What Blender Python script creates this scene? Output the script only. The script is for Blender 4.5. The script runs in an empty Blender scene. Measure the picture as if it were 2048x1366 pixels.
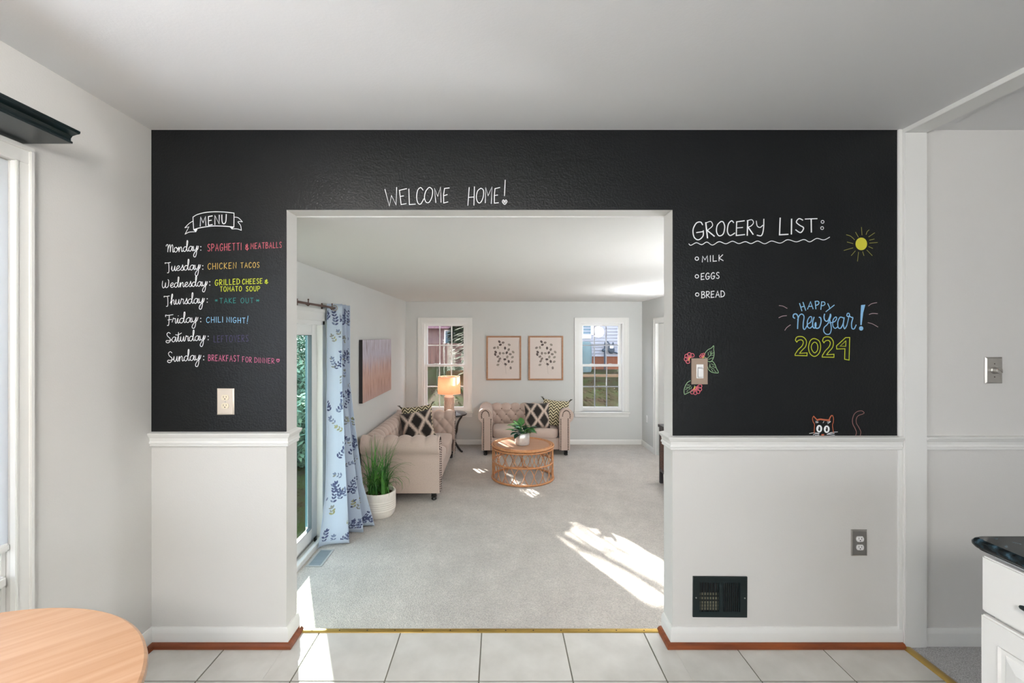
import bpy, bmesh, math, random
from mathutils import Vector, Matrix, noise
random.seed(7)
PI = math.pi
sc = bpy.context.scene

# ------------------------------------------------------------------ camera, world, sun, exposure
F = 910.0; VX, VY = 998.0, 672.0; EYE = 1.462
D = 2.154; S = F / D
cam_d = bpy.data.cameras.new('camera'); cam = bpy.data.objects.new('camera', cam_d)
sc.collection.objects.link(cam); sc.camera = cam
cam.location = (0, 0, EYE); cam.rotation_euler = (PI/2, 0, 0)
cam_d.sensor_width = 36; cam_d.lens = F/2048*36
cam_d.shift_x = (1024-VX)/2048; cam_d.shift_y = -(683-VY)/2048
cam_d.clip_start = 0.02
sc.view_settings.view_transform = 'Standard'; sc.view_settings.look = 'None'
sc.view_settings.gamma = 1; sc.view_settings.use_curve_mapping = False
sc.view_settings.exposure = 1.45
sc.cycles.max_bounces = 14; sc.cycles.diffuse_bounces = 8; sc.cycles.transparent_max_bounces = 24
sc.cycles.sample_clamp_indirect = 6; sc.cycles.caustics_reflective = False; sc.cycles.caustics_refractive = False
SKY = 2.4; SUN = 17.0
w = bpy.data.worlds.new('sky'); sc.world = w; w.use_nodes = True
nt = w.node_tree; nt.nodes.clear()
tc = nt.nodes.new('ShaderNodeTexCoord'); sp = nt.nodes.new('ShaderNodeSeparateXYZ')
cr = nt.nodes.new('ShaderNodeValToRGB'); bg = nt.nodes.new('ShaderNodeBackground'); ow = nt.nodes.new('ShaderNodeOutputWorld')
cr.color_ramp.elements[0].position = 0.45; cr.color_ramp.elements[0].color = (0.93, 0.95, 0.98, 1)
cr.color_ramp.elements[1].position = 0.95; cr.color_ramp.elements[1].color = (0.62, 0.76, 1.0, 1)
mr = nt.nodes.new('ShaderNodeMapRange'); mr.inputs[1].default_value = -1; mr.inputs[2].default_value = 1
nt.links.new(tc.outputs['Generated'], sp.inputs[0]); nt.links.new(sp.outputs[2], mr.inputs[0])
nt.links.new(mr.outputs[0], cr.inputs[0]); nt.links.new(cr.outputs[0], bg.inputs[0])
bg.inputs[1].default_value = SKY; nt.links.new(bg.outputs[0], ow.inputs[0])
sun_d = bpy.data.lights.new('sun', 'SUN'); sun_d.energy = SUN; sun_d.angle = math.radians(0.6)
sun_d.color = (1.0, 0.93, 0.84)
sun = bpy.data.objects.new('sun', sun_d); sc.collection.objects.link(sun)
SUN_DIR = Vector((0.43, -0.903, -0.385)).normalized()
sun.rotation_euler = (-SUN_DIR).to_track_quat('Z', 'Y').to_euler()
KITCHEN_FILL = 520.0     # watts of the unseen fill lamp added behind the camera
LIVING_FILL = 265.0  # base watts of the two added living room fill lamps
BULB = 0.7           # table lamp bulb

# ------------------------------------------------------------------ materials
def mat(name, col=(.5, .5, .5), rough=.6, metal=0, nscale=0, namt=0, bump=0, bscale=100, col2=None, spec=.5, stretch=(1,1,1), detail=4, sheen=0, bdist=.01):
    m = bpy.data.materials.new(name); m.use_nodes = True
    N = m.node_tree.nodes; L = m.node_tree.links
    b = N['Principled BSDF']; b.inputs['Roughness'].default_value = rough; b.inputs['Metallic'].default_value = metal
    b.inputs['Specular IOR Level'].default_value = spec
    b.inputs['Base Color'].default_value = (*col, 1)
    if sheen: b.inputs['Sheen Weight'].default_value = sheen
    t = N.new('ShaderNodeTexCoord'); mp = N.new('ShaderNodeMapping'); mp.inputs['Scale'].default_value = stretch
    L.new(t.outputs['Object'], mp.inputs[0])
    if nscale:
        n = N.new('ShaderNodeTexNoise'); n.inputs['Scale'].default_value = nscale; n.inputs['Detail'].default_value = detail
        L.new(mp.outputs[0], n.inputs['Vector'])
        r = N.new('ShaderNodeValToRGB')
        c2 = col2 or tuple(c*(1-namt) for c in col)
        r.color_ramp.elements[0].position = .32; r.color_ramp.elements[1].position = .68
        r.color_ramp.elements[0].color = (*c2, 1); r.color_ramp.elements[1].color = (*col, 1)
        L.new(n.outputs['Fac'], r.inputs[0]); L.new(r.outputs[0], b.inputs['Base Color'])
    if bump:
        n2 = N.new('ShaderNodeTexNoise'); n2.inputs['Scale'].default_value = bscale; n2.inputs['Detail'].default_value = 3
        L.new(mp.outputs[0], n2.inputs['Vector'])
        bp = N.new('ShaderNodeBump'); bp.inputs['Strength'].default_value = bump; bp.inputs['Distance'].default_value = bdist
        L.new(n2.outputs['Fac'], bp.inputs['Height']); L.new(bp.outputs[0], b.inputs['Normal'])
    return m
def carpet_mat():
    m = mat('carpet', (.6, .57, .54), .95, sheen=.2, bump=.9, bscale=120, bdist=.02); N = m.node_tree.nodes; L = m.node_tree.links; b = N['Principled BSDF']
    t = N.new('ShaderNodeTexCoord'); prev = None
    for sc_, c0, c1, a in ((2.3, .86, 1.0, .9), (9, .90, 1.0, .8), (110, .72, 1.06, .9)):
        n = N.new('ShaderNodeTexNoise'); n.inputs['Scale'].default_value = sc_; n.inputs['Detail'].default_value = 4; n.inputs['Roughness'].default_value = .6
        L.new(t.outputs['Object'], n.inputs['Vector']); r = N.new('ShaderNodeMapRange'); r.inputs[1].default_value = .33; r.inputs[2].default_value = .67; r.inputs[3].default_value = c0; r.inputs[4].default_value = c1
        L.new(n.outputs['Fac'], r.inputs[0]); x = N.new('ShaderNodeVectorMath'); x.operation = 'SCALE'
        if prev is None: x.inputs[0].default_value = (.70, .645, .59)
        else: L.new(prev.outputs[0], x.inputs[0])
        L.new(r.outputs[0], x.inputs['Scale']); prev = x
    L.new(prev.outputs[0], b.inputs['Base Color']); return m
M = {}
M['paint'] = mat('wall_paint', (.64, .63, .61), .75, nscale=1.2, namt=.03, bump=.06, bscale=160)
M['paint2'] = mat('living_paint', (.60, .61, .60), .75, nscale=1.2, namt=.03, bump=.05, bscale=160)
M['ceil'] = mat('ceiling_paint', (.72, .72, .725), .85, nscale=.8, namt=.02, bump=.05, bscale=120)
M['ceil2'] = mat('living_ceiling_paint', (.70, .695, .68), .85, nscale=.8, namt=.02, bump=.05, bscale=120)
M['trim'] = mat('white_trim', (.74, .74, .72), .38, nscale=2, namt=.02)
M['chalk'] = mat('chalkboard_paint', (.0055, .0065, .0075), .33, nscale=2.5, namt=.25, bump=.22, bscale=120, spec=.32, bdist=.008)
M['carpet'] = carpet_mat()
M['carpet2'] = mat('speckled_carpet', (.66, .66, .66), .95, nscale=260, col2=(.30, .29, .29), bump=.6, bscale=300)
M['shoe'] = mat('stained_wood', (.25, .062, .015), .35, nscale=14, col2=(.15, .034, .009), stretch=(.3, 3, 3))
M['brass'] = mat('brass', (.62, .42, .13), .32, 1, nscale=8, namt=.2)
M['steel'] = mat('brushed_steel', (.55, .53, .50), .34, 1)
M['bronze'] = mat('bronze_plate', (.36, .27, .21), .45, .35)
M['ivory'] = mat('ivory_plastic', (.74, .66, .50), .35)
M['cream'] = mat('cream_metal', (.66, .58, .49), .35, .3)
M['white_plastic'] = mat('white_plastic', (.8, .8, .8), .3)
M['black'] = mat('black_paint', (.008, .012, .012), .5, nscale=6, namt=.4)
M['black_metal'] = mat('black_metal', (.005, .014, .016), .33, .1, nscale=3, namt=.3)
M['dark_hole'] = mat('dark_recess', (.004, .004, .004), .9)
M['duct'] = mat('galvanized_duct', (.22, .21, .15), .5, .6, nscale=10, namt=.4)
M['blackwood'] = mat('black_wood', (.012, .010, .009), .3, nscale=12, namt=.3)
M['sofa'] = mat('beige_linen', (.58, .455, .39), .9, nscale=260, col2=(.47, .365, .31), bump=.15, bscale=500, sheen=.3)
M['button_shaded'] = mat('shaded_button_linen', (.22, .15, .12), .9, nscale=200, namt=.1)  # sofa fabric darkened: shade of the tufts painted into the colour
M['nail'] = mat('antique_nailhead', (.035, .016, .008), .45, .2)
M['rattan'] = mat('rattan', (.58, .29, .13), .5, nscale=30, col2=(.44, .18, .07))
M['tabletop'] = mat('rattan_tabletop', (.48, .27, .17), .45, nscale=9, col2=(.38, .20, .12), stretch=(.4, 6, 1))
M['cabinet'] = mat('cabinet_white', (.72, .71, .695), .4)
M['concrete'] = mat('stone_white', (.75, .70, .64), .6, nscale=40, namt=.06)
M['soil'] = mat('soil', (.13, .05, .02), .95, nscale=60, col2=(.03, .014, .008), bump=.8, bscale=90)
M['grassblade'] = mat('grass_blade', (.10, .30, .04), .5, nscale=9, col2=(.02, .10, .03))
M['leaf'] = mat('broad_leaf', (.09, .27, .05), .35, nscale=14, col2=(.03, .13, .04))
M['leaf_dark'] = mat('broad_leaf_dark', (.02, .10, .06), .3, nscale=14, col2=(.015, .05, .04))
M['frame_wood'] = mat('oak_frame', (.42, .22, .11), .5, nscale=10, col2=(.32, .15, .075), stretch=(1, 1, 6))
M['paper'] = mat('art_paper', (.68, .60, .56), .8)
M['canvas_side'] = mat('canvas_side', (.012, .008, .008), .6)
M['silver'] = mat('mottled_silver', (.78, .77, .76), .28, .55, nscale=22, col2=(.92, .90, .88))
M['lampbase'] = mat('lamp_ceramic', (.60, .44, .35), .6, nscale=20, namt=.12)
M['lampneck'] = mat('lamp_neck', (.85, .78, .7), .5)
M['dark_grey_wood'] = mat('charcoal_wood', (.05, .045, .05), .45, nscale=10, namt=.3)
M['carved'] = mat('carved_brown_panel', (.16, .07, .04), .6, nscale=50, col2=(.05, .02, .015), bump=.8, bscale=60)
M['rod'] = mat('bronze_rod', (.13, .07, .055), .35, .7)
M['vinyl'] = mat('vinyl_frame', (.76, .76, .75), .35)
M['muntin'] = mat('grey_muntin', (.33, .34, .37), .4)
M['lawn'] = mat('lawn', (.028, .036, .010), 1, nscale=3.5, col2=(.030, .018, .010), bump=.5, bscale=30, detail=12)
M['litter'] = mat('leaf_litter', (.06, .028, .012), .9, nscale=6, namt=.5)
M['siding_white'] = mat('white_siding', (.26, .26, .29), .6)
M['siding_pink'] = mat('mauve_siding', (.17, .11, .11), .8, nscale=4, col2=(.24, .16, .15))
M['roof'] = mat('brown_shingle', (.22, .12, .13), .9, nscale=20, namt=.4)
M['brick'] = mat('orange_brick', (.20, .075, .04), .9, nscale=25, col2=(.13, .045, .025), stretch=(1, 1, 3))
M['path'] = mat('tan_path', (.20, .125, .075), .9, nscale=10, namt=.2)
M['darksoil'] = mat('dark_soil', (.03, .02, .018), 1)
M['bark'] = mat('bark', (.10, .07, .055), .9, nscale=20, namt=.5, stretch=(1, 1, .2), bump=.8, bscale=30)
M['conifer'] = mat('conifer_green', (.020, .032, .012), .9, nscale=5, col2=(.010, .016, .007))
M['shrub'] = mat('shrub_green', (.20, .29, .20), .9, nscale=6, col2=(.10, .19, .14))
M['meter'] = mat('meter_grey', (.035, .05, .07), .6, .1)
M['tank'] = mat('teal_barrel', (.11, .16, .17), .6, nscale=5, namt=.2)
M['houseglass'] = mat('house_window_glass', (.06, .12, .17), .15)
M['fence'] = mat('fence_wood', (.20, .11, .09), .9, nscale=12, namt=.4, stretch=(1, 1, .2))
M['register'] = mat('register_metal', (.40, .40, .39), .5, .1)
M['register_slat'] = mat('register_slat', (.20, .23, .25), .5, .1)
M['grout'] = mat('grout', (.16, .15, .12), .9)
M['tile'] = mat('ceramic_tile', (.60, .585, .55), .30, nscale=7, col2=(.50, .485, .45), detail=8)
M['blind'] = mat('white_blind', (.9, .9, .88), .8)
bm_ = M['blind'].node_tree; tl_ = bm_.nodes.new('ShaderNodeBsdfTranslucent'); tl_.inputs[0].default_value = (.84, .88, .95, 1); mx_ = bm_.nodes.new('ShaderNodeMixShader'); mx_.inputs[0].default_value = .6
bm_.links.new(bm_.nodes['Principled BSDF'].outputs[0], mx_.inputs[1]); bm_.links.new(tl_.outputs[0], mx_.inputs[2]); bm_.links.new(mx_.outputs[0], bm_.nodes['Material Output'].inputs[0])
for k_ in ('lawn', 'litter', 'conifer', 'shrub', 'siding_white', 'siding_pink', 'roof', 'brick', 'path', 'fence', 'bark', 'tank', 'meter'): M[k_].node_tree.nodes['Principled BSDF'].inputs['Specular IOR Level'].default_value = .05
M['bead'] = mat('grey_glazing_bead', (.10, .12, .13), .6)
M['pinkwood'] = mat('blackwood_leg', (.02, .014, .012), .35)

def wood_table():
    m = mat('light_beech', (.78, .44, .24), .32); N = m.node_tree.nodes; L = m.node_tree.links
    b = N['Principled BSDF']; t = N.new('ShaderNodeTexCoord'); mp = N.new('ShaderNodeMapping')
    mp.inputs['Scale'].default_value = (1.2, 26, 1); mr_ = N.new('ShaderNodeMapping'); mr_.inputs['Rotation'].default_value = (0, 0, math.radians(-42)); L.new(t.outputs['Object'], mr_.inputs[0])
    n = N.new('ShaderNodeTexNoise'); n.inputs['Scale'].default_value = 2.2; n.inputs['Detail'].default_value = 6
    r = N.new('ShaderNodeValToRGB'); r.color_ramp.elements[0].position = .3; r.color_ramp.elements[1].position = .72
    r.color_ramp.elements[0].color = (.46, .255, .14, 1); r.color_ramp.elements[1].color = (.56, .345, .22, 1)
    L.new(mr_.outputs[0], mp.inputs[0]); L.new(mp.outputs[0], n.inputs['Vector']); L.new(n.outputs['Fac'], r.inputs[0]); L.new(r.outputs[0], b.inputs['Base Color'])
    return m
M['beech'] = wood_table()

def granite():
    m = mat('granite', (.01, .015, .02), .14, spec=.2); N = m.node_tree.nodes; L = m.node_tree.links; b = N['Principled BSDF']
    t = N.new('ShaderNodeTexCoord'); v = N.new('ShaderNodeTexNoise'); v.inputs['Scale'].default_value = 55; v.inputs['Detail'].default_value = 8
    r = N.new('ShaderNodeValToRGB'); e = r.color_ramp.elements
    e[0].position = .45; e[0].color = (.006, .008, .009, 1); e[1].position = .72; e[1].color = (.05, .10, .14, 1)
    x = e.new(.60); x.color = (.012, .022, .028, 1)
    L.new(t.outputs['Object'], v.inputs['Vector']); L.new(v.outputs['Fac'], r.inputs[0]); L.new(r.outputs[0], b.inputs['Base Color'])
    return m
M['granite'] = granite()

def glass(name, tint=(1, 1, 1), gl=.07, rough=.0):
    m = bpy.data.materials.new(name); m.use_nodes = True; N = m.node_tree.nodes; L = m.node_tree.links; N.clear()
    o = N.new('ShaderNodeOutputMaterial'); mx = N.new('ShaderNodeMixShader'); tr = N.new('ShaderNodeBsdfTransparent'); g = N.new('ShaderNodeBsdfGlossy')
    tr.inputs[0].default_value = (*tint, 1); g.inputs['Roughness'].default_value = rough; mx.inputs[0].default_value = gl
    L.new(tr.outputs[0], mx.inputs[1]); L.new(g.outputs[0], mx.inputs[2]); L.new(mx.outputs[0], o.inputs[0]); return m
M['glass'] = glass('window_glass', (.96, .97, .97), .05)
M['door_glass'] = glass('tinted_door_glass', (.74, .81, .79), .06)

def shade_mat():
    m = mat('burlap_shade', (.80, .36, .18), .9, bump=.5, bscale=300); N = m.node_tree.nodes; L = m.node_tree.links
    o = N['Material Output']; b = N['Principled BSDF']; tl = N.new('ShaderNodeBsdfTranslucent'); tl.inputs[0].default_value = (.72, .43, .31, 1)
    t = N.new('ShaderNodeTexCoord'); n = N.new('ShaderNodeTexNoise'); n.inputs['Scale'].default_value = 160
    mm = N.new('ShaderNodeMapRange'); mm.inputs[1].default_value = .35; mm.inputs[2].default_value = .65; mm.inputs[3].default_value = .25; mm.inputs[4].default_value = .75
    mx = N.new('ShaderNodeMixShader'); L.new(t.outputs['Object'], n.inputs['Vector']); L.new(n.outputs['Fac'], mm.inputs[0]); L.new(mm.outputs[0], mx.inputs[0])
    L.new(b.outputs[0], mx.inputs[1]); L.new(tl.outputs[0], mx.inputs[2]); L.new(mx.outputs[0], o.inputs[0]); return m
M['shade'] = shade_mat()

def emis(name, col, s):
    m = bpy.data.materials.new(name); m.use_nodes = True; b = m.node_tree.nodes['Principled BSDF']
    b.inputs['Emission Color'].default_value = (*col, 1); b.inputs['Emission Strength'].default_value = s; b.inputs['Base Color'].default_value = (*col, 1); return m

def uvnode(N): 
    u = N.new('ShaderNodeUVMap'); return u
def curtain_mat(name='plain_cloth', col=(.66, .74, .85)):
    m = mat(name, col, .85, nscale=300, namt=.05, sheen=.2); N = m.node_tree.nodes; L = m.node_tree.links
    tl = N.new('ShaderNodeBsdfTranslucent'); tl.inputs[0].default_value = (*col, 1); mx = N.new('ShaderNodeMixShader'); mx.inputs[0].default_value = .35
    L.new(N['Principled BSDF'].outputs[0], mx.inputs[1]); L.new(tl.outputs[0], mx.inputs[2]); L.new(mx.outputs[0], N['Material Output'].inputs[0]); return m
M['curtain'] = curtain_mat()

def painting_mat():
    m = mat('streaked_painting', (.5, .4, .4), .7); N = m.node_tree.nodes; L = m.node_tree.links; b = N['Principled BSDF']
    u = uvnode(N); s = N.new('ShaderNodeSeparateXYZ'); L.new(u.outputs[0], s.inputs[0])
    r = N.new('ShaderNodeValToRGB'); e = r.color_ramp.elements
    e[0].position = 0; e[0].color = (.46, .30, .27, 1); e[1].position = 1; e[1].color = (.55, .52, .60, 1)
    x = e.new(.28); x.color = (.50, .31, .25, 1); x = e.new(.52); x.color = (.52, .36, .33, 1); x = e.new(.72); x.color = (.47, .44, .52, 1)
    n0 = N.new('ShaderNodeTexNoise'); n0.inputs['Scale'].default_value = 3
    mp = N.new('ShaderNodeMapping'); mp.inputs['Scale'].default_value = (16, 1.0, 1); L.new(u.outputs[0], mp.inputs[0]); L.new(mp.outputs[0], n0.inputs['Vector'])
    ad = N.new('ShaderNodeMath'); ad.operation = 'MULTIPLY_ADD'; ad.inputs[1].default_value = .5; L.new(n0.outputs['Fac'], ad.inputs[0])
    sb = N.new('ShaderNodeMath'); sb.operation = 'SUBTRACT'; sb.inputs[1].default_value = .25; L.new(s.outputs[1], sb.inputs[0]); L.new(sb.outputs[0], ad.inputs[2])
    L.new(ad.outputs[0], r.inputs[0])
    n = N.new('ShaderNodeTexNoise'); n.inputs['Scale'].default_value = 4; n.inputs['Detail'].default_value = 3
    mp2 = N.new('ShaderNodeMapping'); mp2.inputs['Scale'].default_value = (22, .7, 1); L.new(u.outputs[0], mp2.inputs[0]); L.new(mp2.outputs[0], n.inputs['Vector'])
    r2 = N.new('ShaderNodeValToRGB'); r2.color_ramp.elements[0].position = .34; r2.color_ramp.elements[1].position = .48
    r2.color_ramp.elements[0].color = (.42, .32, .28, 1); r2.color_ramp.elements[1].color = (1, 1, 1, 1)
    L.new(n.outputs['Fac'], r2.inputs[0])
    mx = N.new('ShaderNodeMixRGB'); mx.blend_type = 'MULTIPLY'; mx.inputs[0].default_value = .85
    L.new(r.outputs[0], mx.inputs[1]); L.new(r2.outputs[0], mx.inputs[2]); L.new(mx.outputs[0], b.inputs['Base Color']); return m
M['painting'] = painting_mat()

def ikat_mat():
    m = mat('ikat_cloth', (.5, .4, .33), .9, sheen=.2); N = m.node_tree.nodes; L = m.node_tree.links; b = N['Principled BSDF']
    u = uvnode(N); n = N.new('ShaderNodeTexNoise'); n.inputs['Scale'].default_value = 40
    mp = N.new('ShaderNodeMapping'); mp.inputs['Scale'].default_value = (3, .4, 1); L.new(u.outputs[0], mp.inputs[0]); L.new(mp.outputs[0], n.inputs['Vector'])
    s = N.new('ShaderNodeSeparateXYZ'); L.new(u.outputs[0], s.inputs[0])
    def M_(op, a, bb=None, c=None):
        k = N.new('ShaderNodeMath'); k.operation = op
        for i, q in enumerate((a, bb, c)):
            if q is None: continue
            if isinstance(q, (int, float)): k.inputs[i].default_value = q
            else: L.new(q, k.inputs[i])
        return k.outputs[0]
    U = M_('MULTIPLY', s.outputs[0], 1.9); V = M_('MULTIPLY_ADD', s.outputs[1], 1.45, M_('MULTIPLY_ADD', n.outputs['Fac'], .34, -.17))
    # diamond lattice: centres at (i, j) and (i+.5, j+.5)
    def dist(uo):
        a = M_('ABSOLUTE', M_('SUBTRACT', M_('FRACT', M_('ADD', U, uo)), .5)); c = M_('ABSOLUTE', M_('SUBTRACT', M_('FRACT', M_('ADD', V, uo)), .5))
        return M_('ADD', M_('MULTIPLY', a, 1.15), c)
    d = M_('MINIMUM', dist(.05), dist(.55))
    r = N.new('ShaderNodeValToRGB'); r.color_ramp.elements[0].position = .34; r.color_ramp.elements[0].color = (.010, .006, .005, 1)
    r.color_ramp.elements[1].position = .52; r.color_ramp.elements[1].color = (.62, .50, .42, 1)
    L.new(d, r.inputs[0]); L.new(r.outputs[0], b.inputs['Base Color']); return m
M['ikat'] = ikat_mat()
def chevron_mat():
    m = mat('chevron_cloth', (.5, .4, .33), .9); N = m.node_tree.nodes; L = m.node_tree.links; b = N['Principled BSDF']
    u = uvnode(N); s = N.new('ShaderNodeSeparateXYZ'); L.new(u.outputs[0], s.inputs[0])
    def M_(op, a, bb=None, c=None):
        k = N.new('ShaderNodeMath'); k.operation = op
        for i, q in enumerate((a, bb, c)):
            if q is None: continue
            if isinstance(q, (int, float)): k.inputs[i].default_value = q
            else: L.new(q, k.inputs[i])
        return k.outputs[0]
    z = M_('ABSOLUTE', M_('SUBTRACT', M_('FRACT', M_('MULTIPLY', s.outputs[0], 4.5)), .5))
    f = M_('FRACT', M_('ADD', M_('MULTIPLY', s.outputs[1], 8.5), M_('MULTIPLY', z, 2.2)))
    r = N.new('ShaderNodeValToRGB'); r.color_ramp.interpolation = 'LINEAR'
    r.color_ramp.elements[0].position = .42; r.color_ramp.elements[0].color = (.035, .03, .014, 1)
    r.color_ramp.elements[1].position = .52; r.color_ramp.elements[1].color = (.66, .58, .38, 1)
    L.new(f, r.inputs[0]); L.new(r.outputs[0], b.inputs['Base Color']); return m
M['chevron'] = chevron_mat()
def chalk_col(name, c, rough=.8):
    return mat('chalk_' + name, c, rough)
CH = {k: chalk_col(k, v) for k, v in dict(white=(.80, .82, .84), pink=(.62, .13, .17), rose=(.55, .14, .26), orange=(.62, .42, .10), tan=(.45, .42, .25),
      lime=(.50, .56, .03), teal=(.02, .22, .20), blue=(.27, .55, .80), skyblue=(.22, .45, .70), purple=(.055, .045, .12), dimpink=(.42, .30, .32), green=(.28, .45, .25), dimlime=(.28, .27, .07),
      rust=(.50, .13, .06), dimrust=(.33, .16, .15), yellow=(.55, .52, .04), grape=(.40, .10, .26)).items()}

# ------------------------------------------------------------------ mesh helpers
def smooth(me, ang=40):
    for p in me.polygons: p.use_smooth = True
    try: me.set_sharp_from_angle(angle=math.radians(ang))
    except Exception: pass
class MB:
    def __init__(s): s.v = []; s.f = []; s.uv = []
    def box(s, x0, x1, y0, y1, z0, z1):
        if x0 > x1: x0, x1 = x1, x0
        if y0 > y1: y0, y1 = y1, y0
        if z0 > z1: z0, z1 = z1, z0
        n = len(s.v)
        s.v += [(x0,y0,z0),(x1,y0,z0),(x1,y1,z0),(x0,y1,z0),(x0,y0,z1),(x1,y0,z1),(x1,y1,z1),(x0,y1,z1)]
        s.f += [tuple(n+i for i in q) for q in ((0,3,2,1),(4,5,6,7),(0,1,5,4),(1,2,6,5),(2,3,7,6),(3,0,4,7))]
        return s
    def grid(s, rows, closed_u=False, closed_v=False, uvs=None):
        n = len(s.v); R = len(rows); C = len(rows[0])
        for r in rows: s.v += [tuple(p) for p in r]
        for i in range(R if closed_v else R-1):
            for j in range(C if closed_u else C-1):
                a = n+i*C+j; b = n+i*C+(j+1) % C; c = n+((i+1) % R)*C+(j+1) % C; d = n+((i+1) % R)*C+j
                s.f.append((a, b, c, d))
                if uvs is not None:
                    s.uv.append((uvs[i][j], uvs[i][min(j+1, C-1)], uvs[min(i+1, R-1)][min(j+1, C-1)], uvs[min(i+1, R-1)][j]))
        return s
    def poly(s, pts):
        n = len(s.v); s.v += [tuple(p) for p in pts]; s.f.append(tuple(range(n, n+len(pts)))); return s
    def lathe(s, prof, cx=0, cy=0, cz=0, seg=32, cap=True, rmod=None):
        rows = []
        for r, z in prof:
            rows.append([(cx+r*math.cos(2*PI*k/seg), cy+r*math.sin(2*PI*k/seg), cz+z) for k in range(seg)])
        s.grid(rows, closed_u=True)
        if cap:
            s.poly(rows[0][::-1]); s.poly(rows[-1])
        return s
    def tube(s, pts, r, seg=8, closed=False, cap=True):
        pts = [Vector(p) for p in pts]; n = len(pts); rows = []; up = Vector((0, 0, 1)); prev = None
        for i, p in enumerate(pts):
            if closed: t = pts[(i+1) % n]-pts[i-1]
            else: t = pts[min(i+1, n-1)]-pts[max(i-1, 0)]
            if t.length < 1e-9: t = Vector((0, 0, 1))
            t.normalize()
            if prev is None:
                a = up if abs(t.z) < .9 else Vector((1, 0, 0)); u = t.cross(a).normalized()
            else:
                u = (prev - t*prev.dot(t)).normalized()
            prev = u; v = t.cross(u)
            rr = r(i/(n-1)) if callable(r) else r
            rows.append([p+u*rr*math.cos(2*PI*k/seg)+v*rr*math.sin(2*PI*k/seg) for k in range(seg)])
        s.grid(rows, closed_u=True, closed_v=closed)
        if cap and not closed: s.poly(rows[0][::-1]); s.poly(rows[-1])
        return s
    def sphere(s, c, r, seg=10, rings=6, sc_=(1, 1, 1)):
        rows = []
        for i in range(1, rings):
            th = PI*i/rings
            rows.append([(c[0]+r*sc_[0]*math.sin(th)*math.cos(2*PI*k/seg), c[1]+r*sc_[1]*math.sin(th)*math.sin(2*PI*k/seg), c[2]-r*sc_[2]*math.cos(th)) for k in range(seg)])
        s.grid(rows, closed_u=True); s.poly(rows[0][::-1]); s.poly(rows[-1]); return s
    def xf(s, mtx):
        s.v = [tuple(mtx @ Vector(p)) for p in s.v]; return s
    def build(s, name, m, parent=None, bevel=0, sm=None, label=None, kind=None, segs=2, loc=None):
        me = bpy.data.meshes.new(name); me.from_pydata([tuple(p) for p in s.v], [], s.f)
        if s.uv and len(s.uv) == len(s.f):
            ul = me.uv_layers.new(name='UVMap'); k = 0
            for q in s.uv:
                for c in q: ul.data[k].uv = c; k += 1
        me.validate(); me.update()
        bm = bmesh.new(); bm.from_mesh(me)
        if bevel:
            bmesh.ops.bevel(bm, geom=[e for e in bm.edges if len(e.link_faces) == 2 and e.calc_face_angle(0) > .6], offset=bevel, segments=segs, affect='EDGES', clamp_overlap=True)
        if not s.uv: bmesh.ops.recalc_face_normals(bm, faces=bm.faces)
        bm.to_mesh(me); bm.free()
        if sm or bevel: smooth(me, sm or 35)
        mm = M[m] if isinstance(m, str) else m
        me.materials.append(mm)
        o = bpy.data.objects.new(name, me); sc.collection.objects.link(o)
        if parent is not None:
            o.parent = parent
            if loc is None and getattr(parent, 'location', None) is not None: pass
        if loc is not None: o.location = loc
        if label: o['label'] = label
        if kind: o['kind'] = kind
        return o
def empty(name, loc=(0, 0, 0), rz=0, label=None, cat=None, group=None, kind=None):
    o = bpy.data.objects.new(name, None); sc.collection.objects.link(o); o.location = loc; o.rotation_euler = (0, 0, rz)
    o.empty_display_size = .05
    tag(o, label, cat, group, kind); return o
def tag(o, label=None, cat=None, group=None, kind=None):
    if label: o['label'] = label
    if cat: o['category'] = cat
    if group: o['group'] = group
    if kind: o['kind'] = kind
    return o
def copy_tree(o, parent=None):
    c = o.copy(); sc.collection.objects.link(c)
    if parent is not None: c.parent = parent
    for ch in list(o.children): copy_tree(ch, c)
    return c
def sweep(path, prof, side=1):
    """profile (d outwards, z) swept along an XY polyline with mitred corners; outwards = right of travel * side"""
    P = [Vector((p[0], p[1])) for p in path]; n = len(P); rows = []
    for i in range(n):
        ds = []
        if i > 0: ds.append((P[i]-P[i-1]).normalized())
        if i < n-1: ds.append((P[i+1]-P[i]).normalized())
        nr = [Vector((d.y, -d.x))*side for d in ds]
        if len(nr) == 2:
            m = (nr[0]+nr[1]); m = m/ m.length; m = m/max(.3, m.dot(nr[0]))
        else: m = nr[0]
        rows.append([(P[i].x+m.x*d, P[i].y+m.y*d, z) for d, z in prof])
    b = MB(); b.grid(rows, closed_u=True); b.poly(rows[0][::-1]); b.poly(rows[-1]); return b
def wall_holes(axis, c0, c1, a0, a1, z0, z1, holes):
    """axis 'x': wall slab spans x c0..c1, runs along y a0..a1 ; axis 'y': slab spans y c0..c1, runs along x"""
    b = MB(); As = sorted({a0, a1, *[h[0] for h in holes], *[h[1] for h in holes]})
    for i in range(len(As)-1):
        m = (As[i]+As[i+1])/2; zs = [(z0, z1)]
        for h in holes:
            if h[0] <= m <= h[1]:
                nz = []
                for q in zs:
                    if h[2] > q[0]: nz.append((q[0], min(h[2], q[1])))
                    if h[3] < q[1]: nz.append((max(h[3], q[0]), q[1]))
                zs = nz
        for q in zs:
            if q[1]-q[0] < 1e-4: continue
            if axis == 'x': b.box(c0, c1, As[i], As[i+1], q[0], q[1])
            else: b.box(As[i], As[i+1], c0, c1, q[0], q[1])
    return b
def st(o, kind='structure'): o['kind'] = kind; return o

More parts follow.
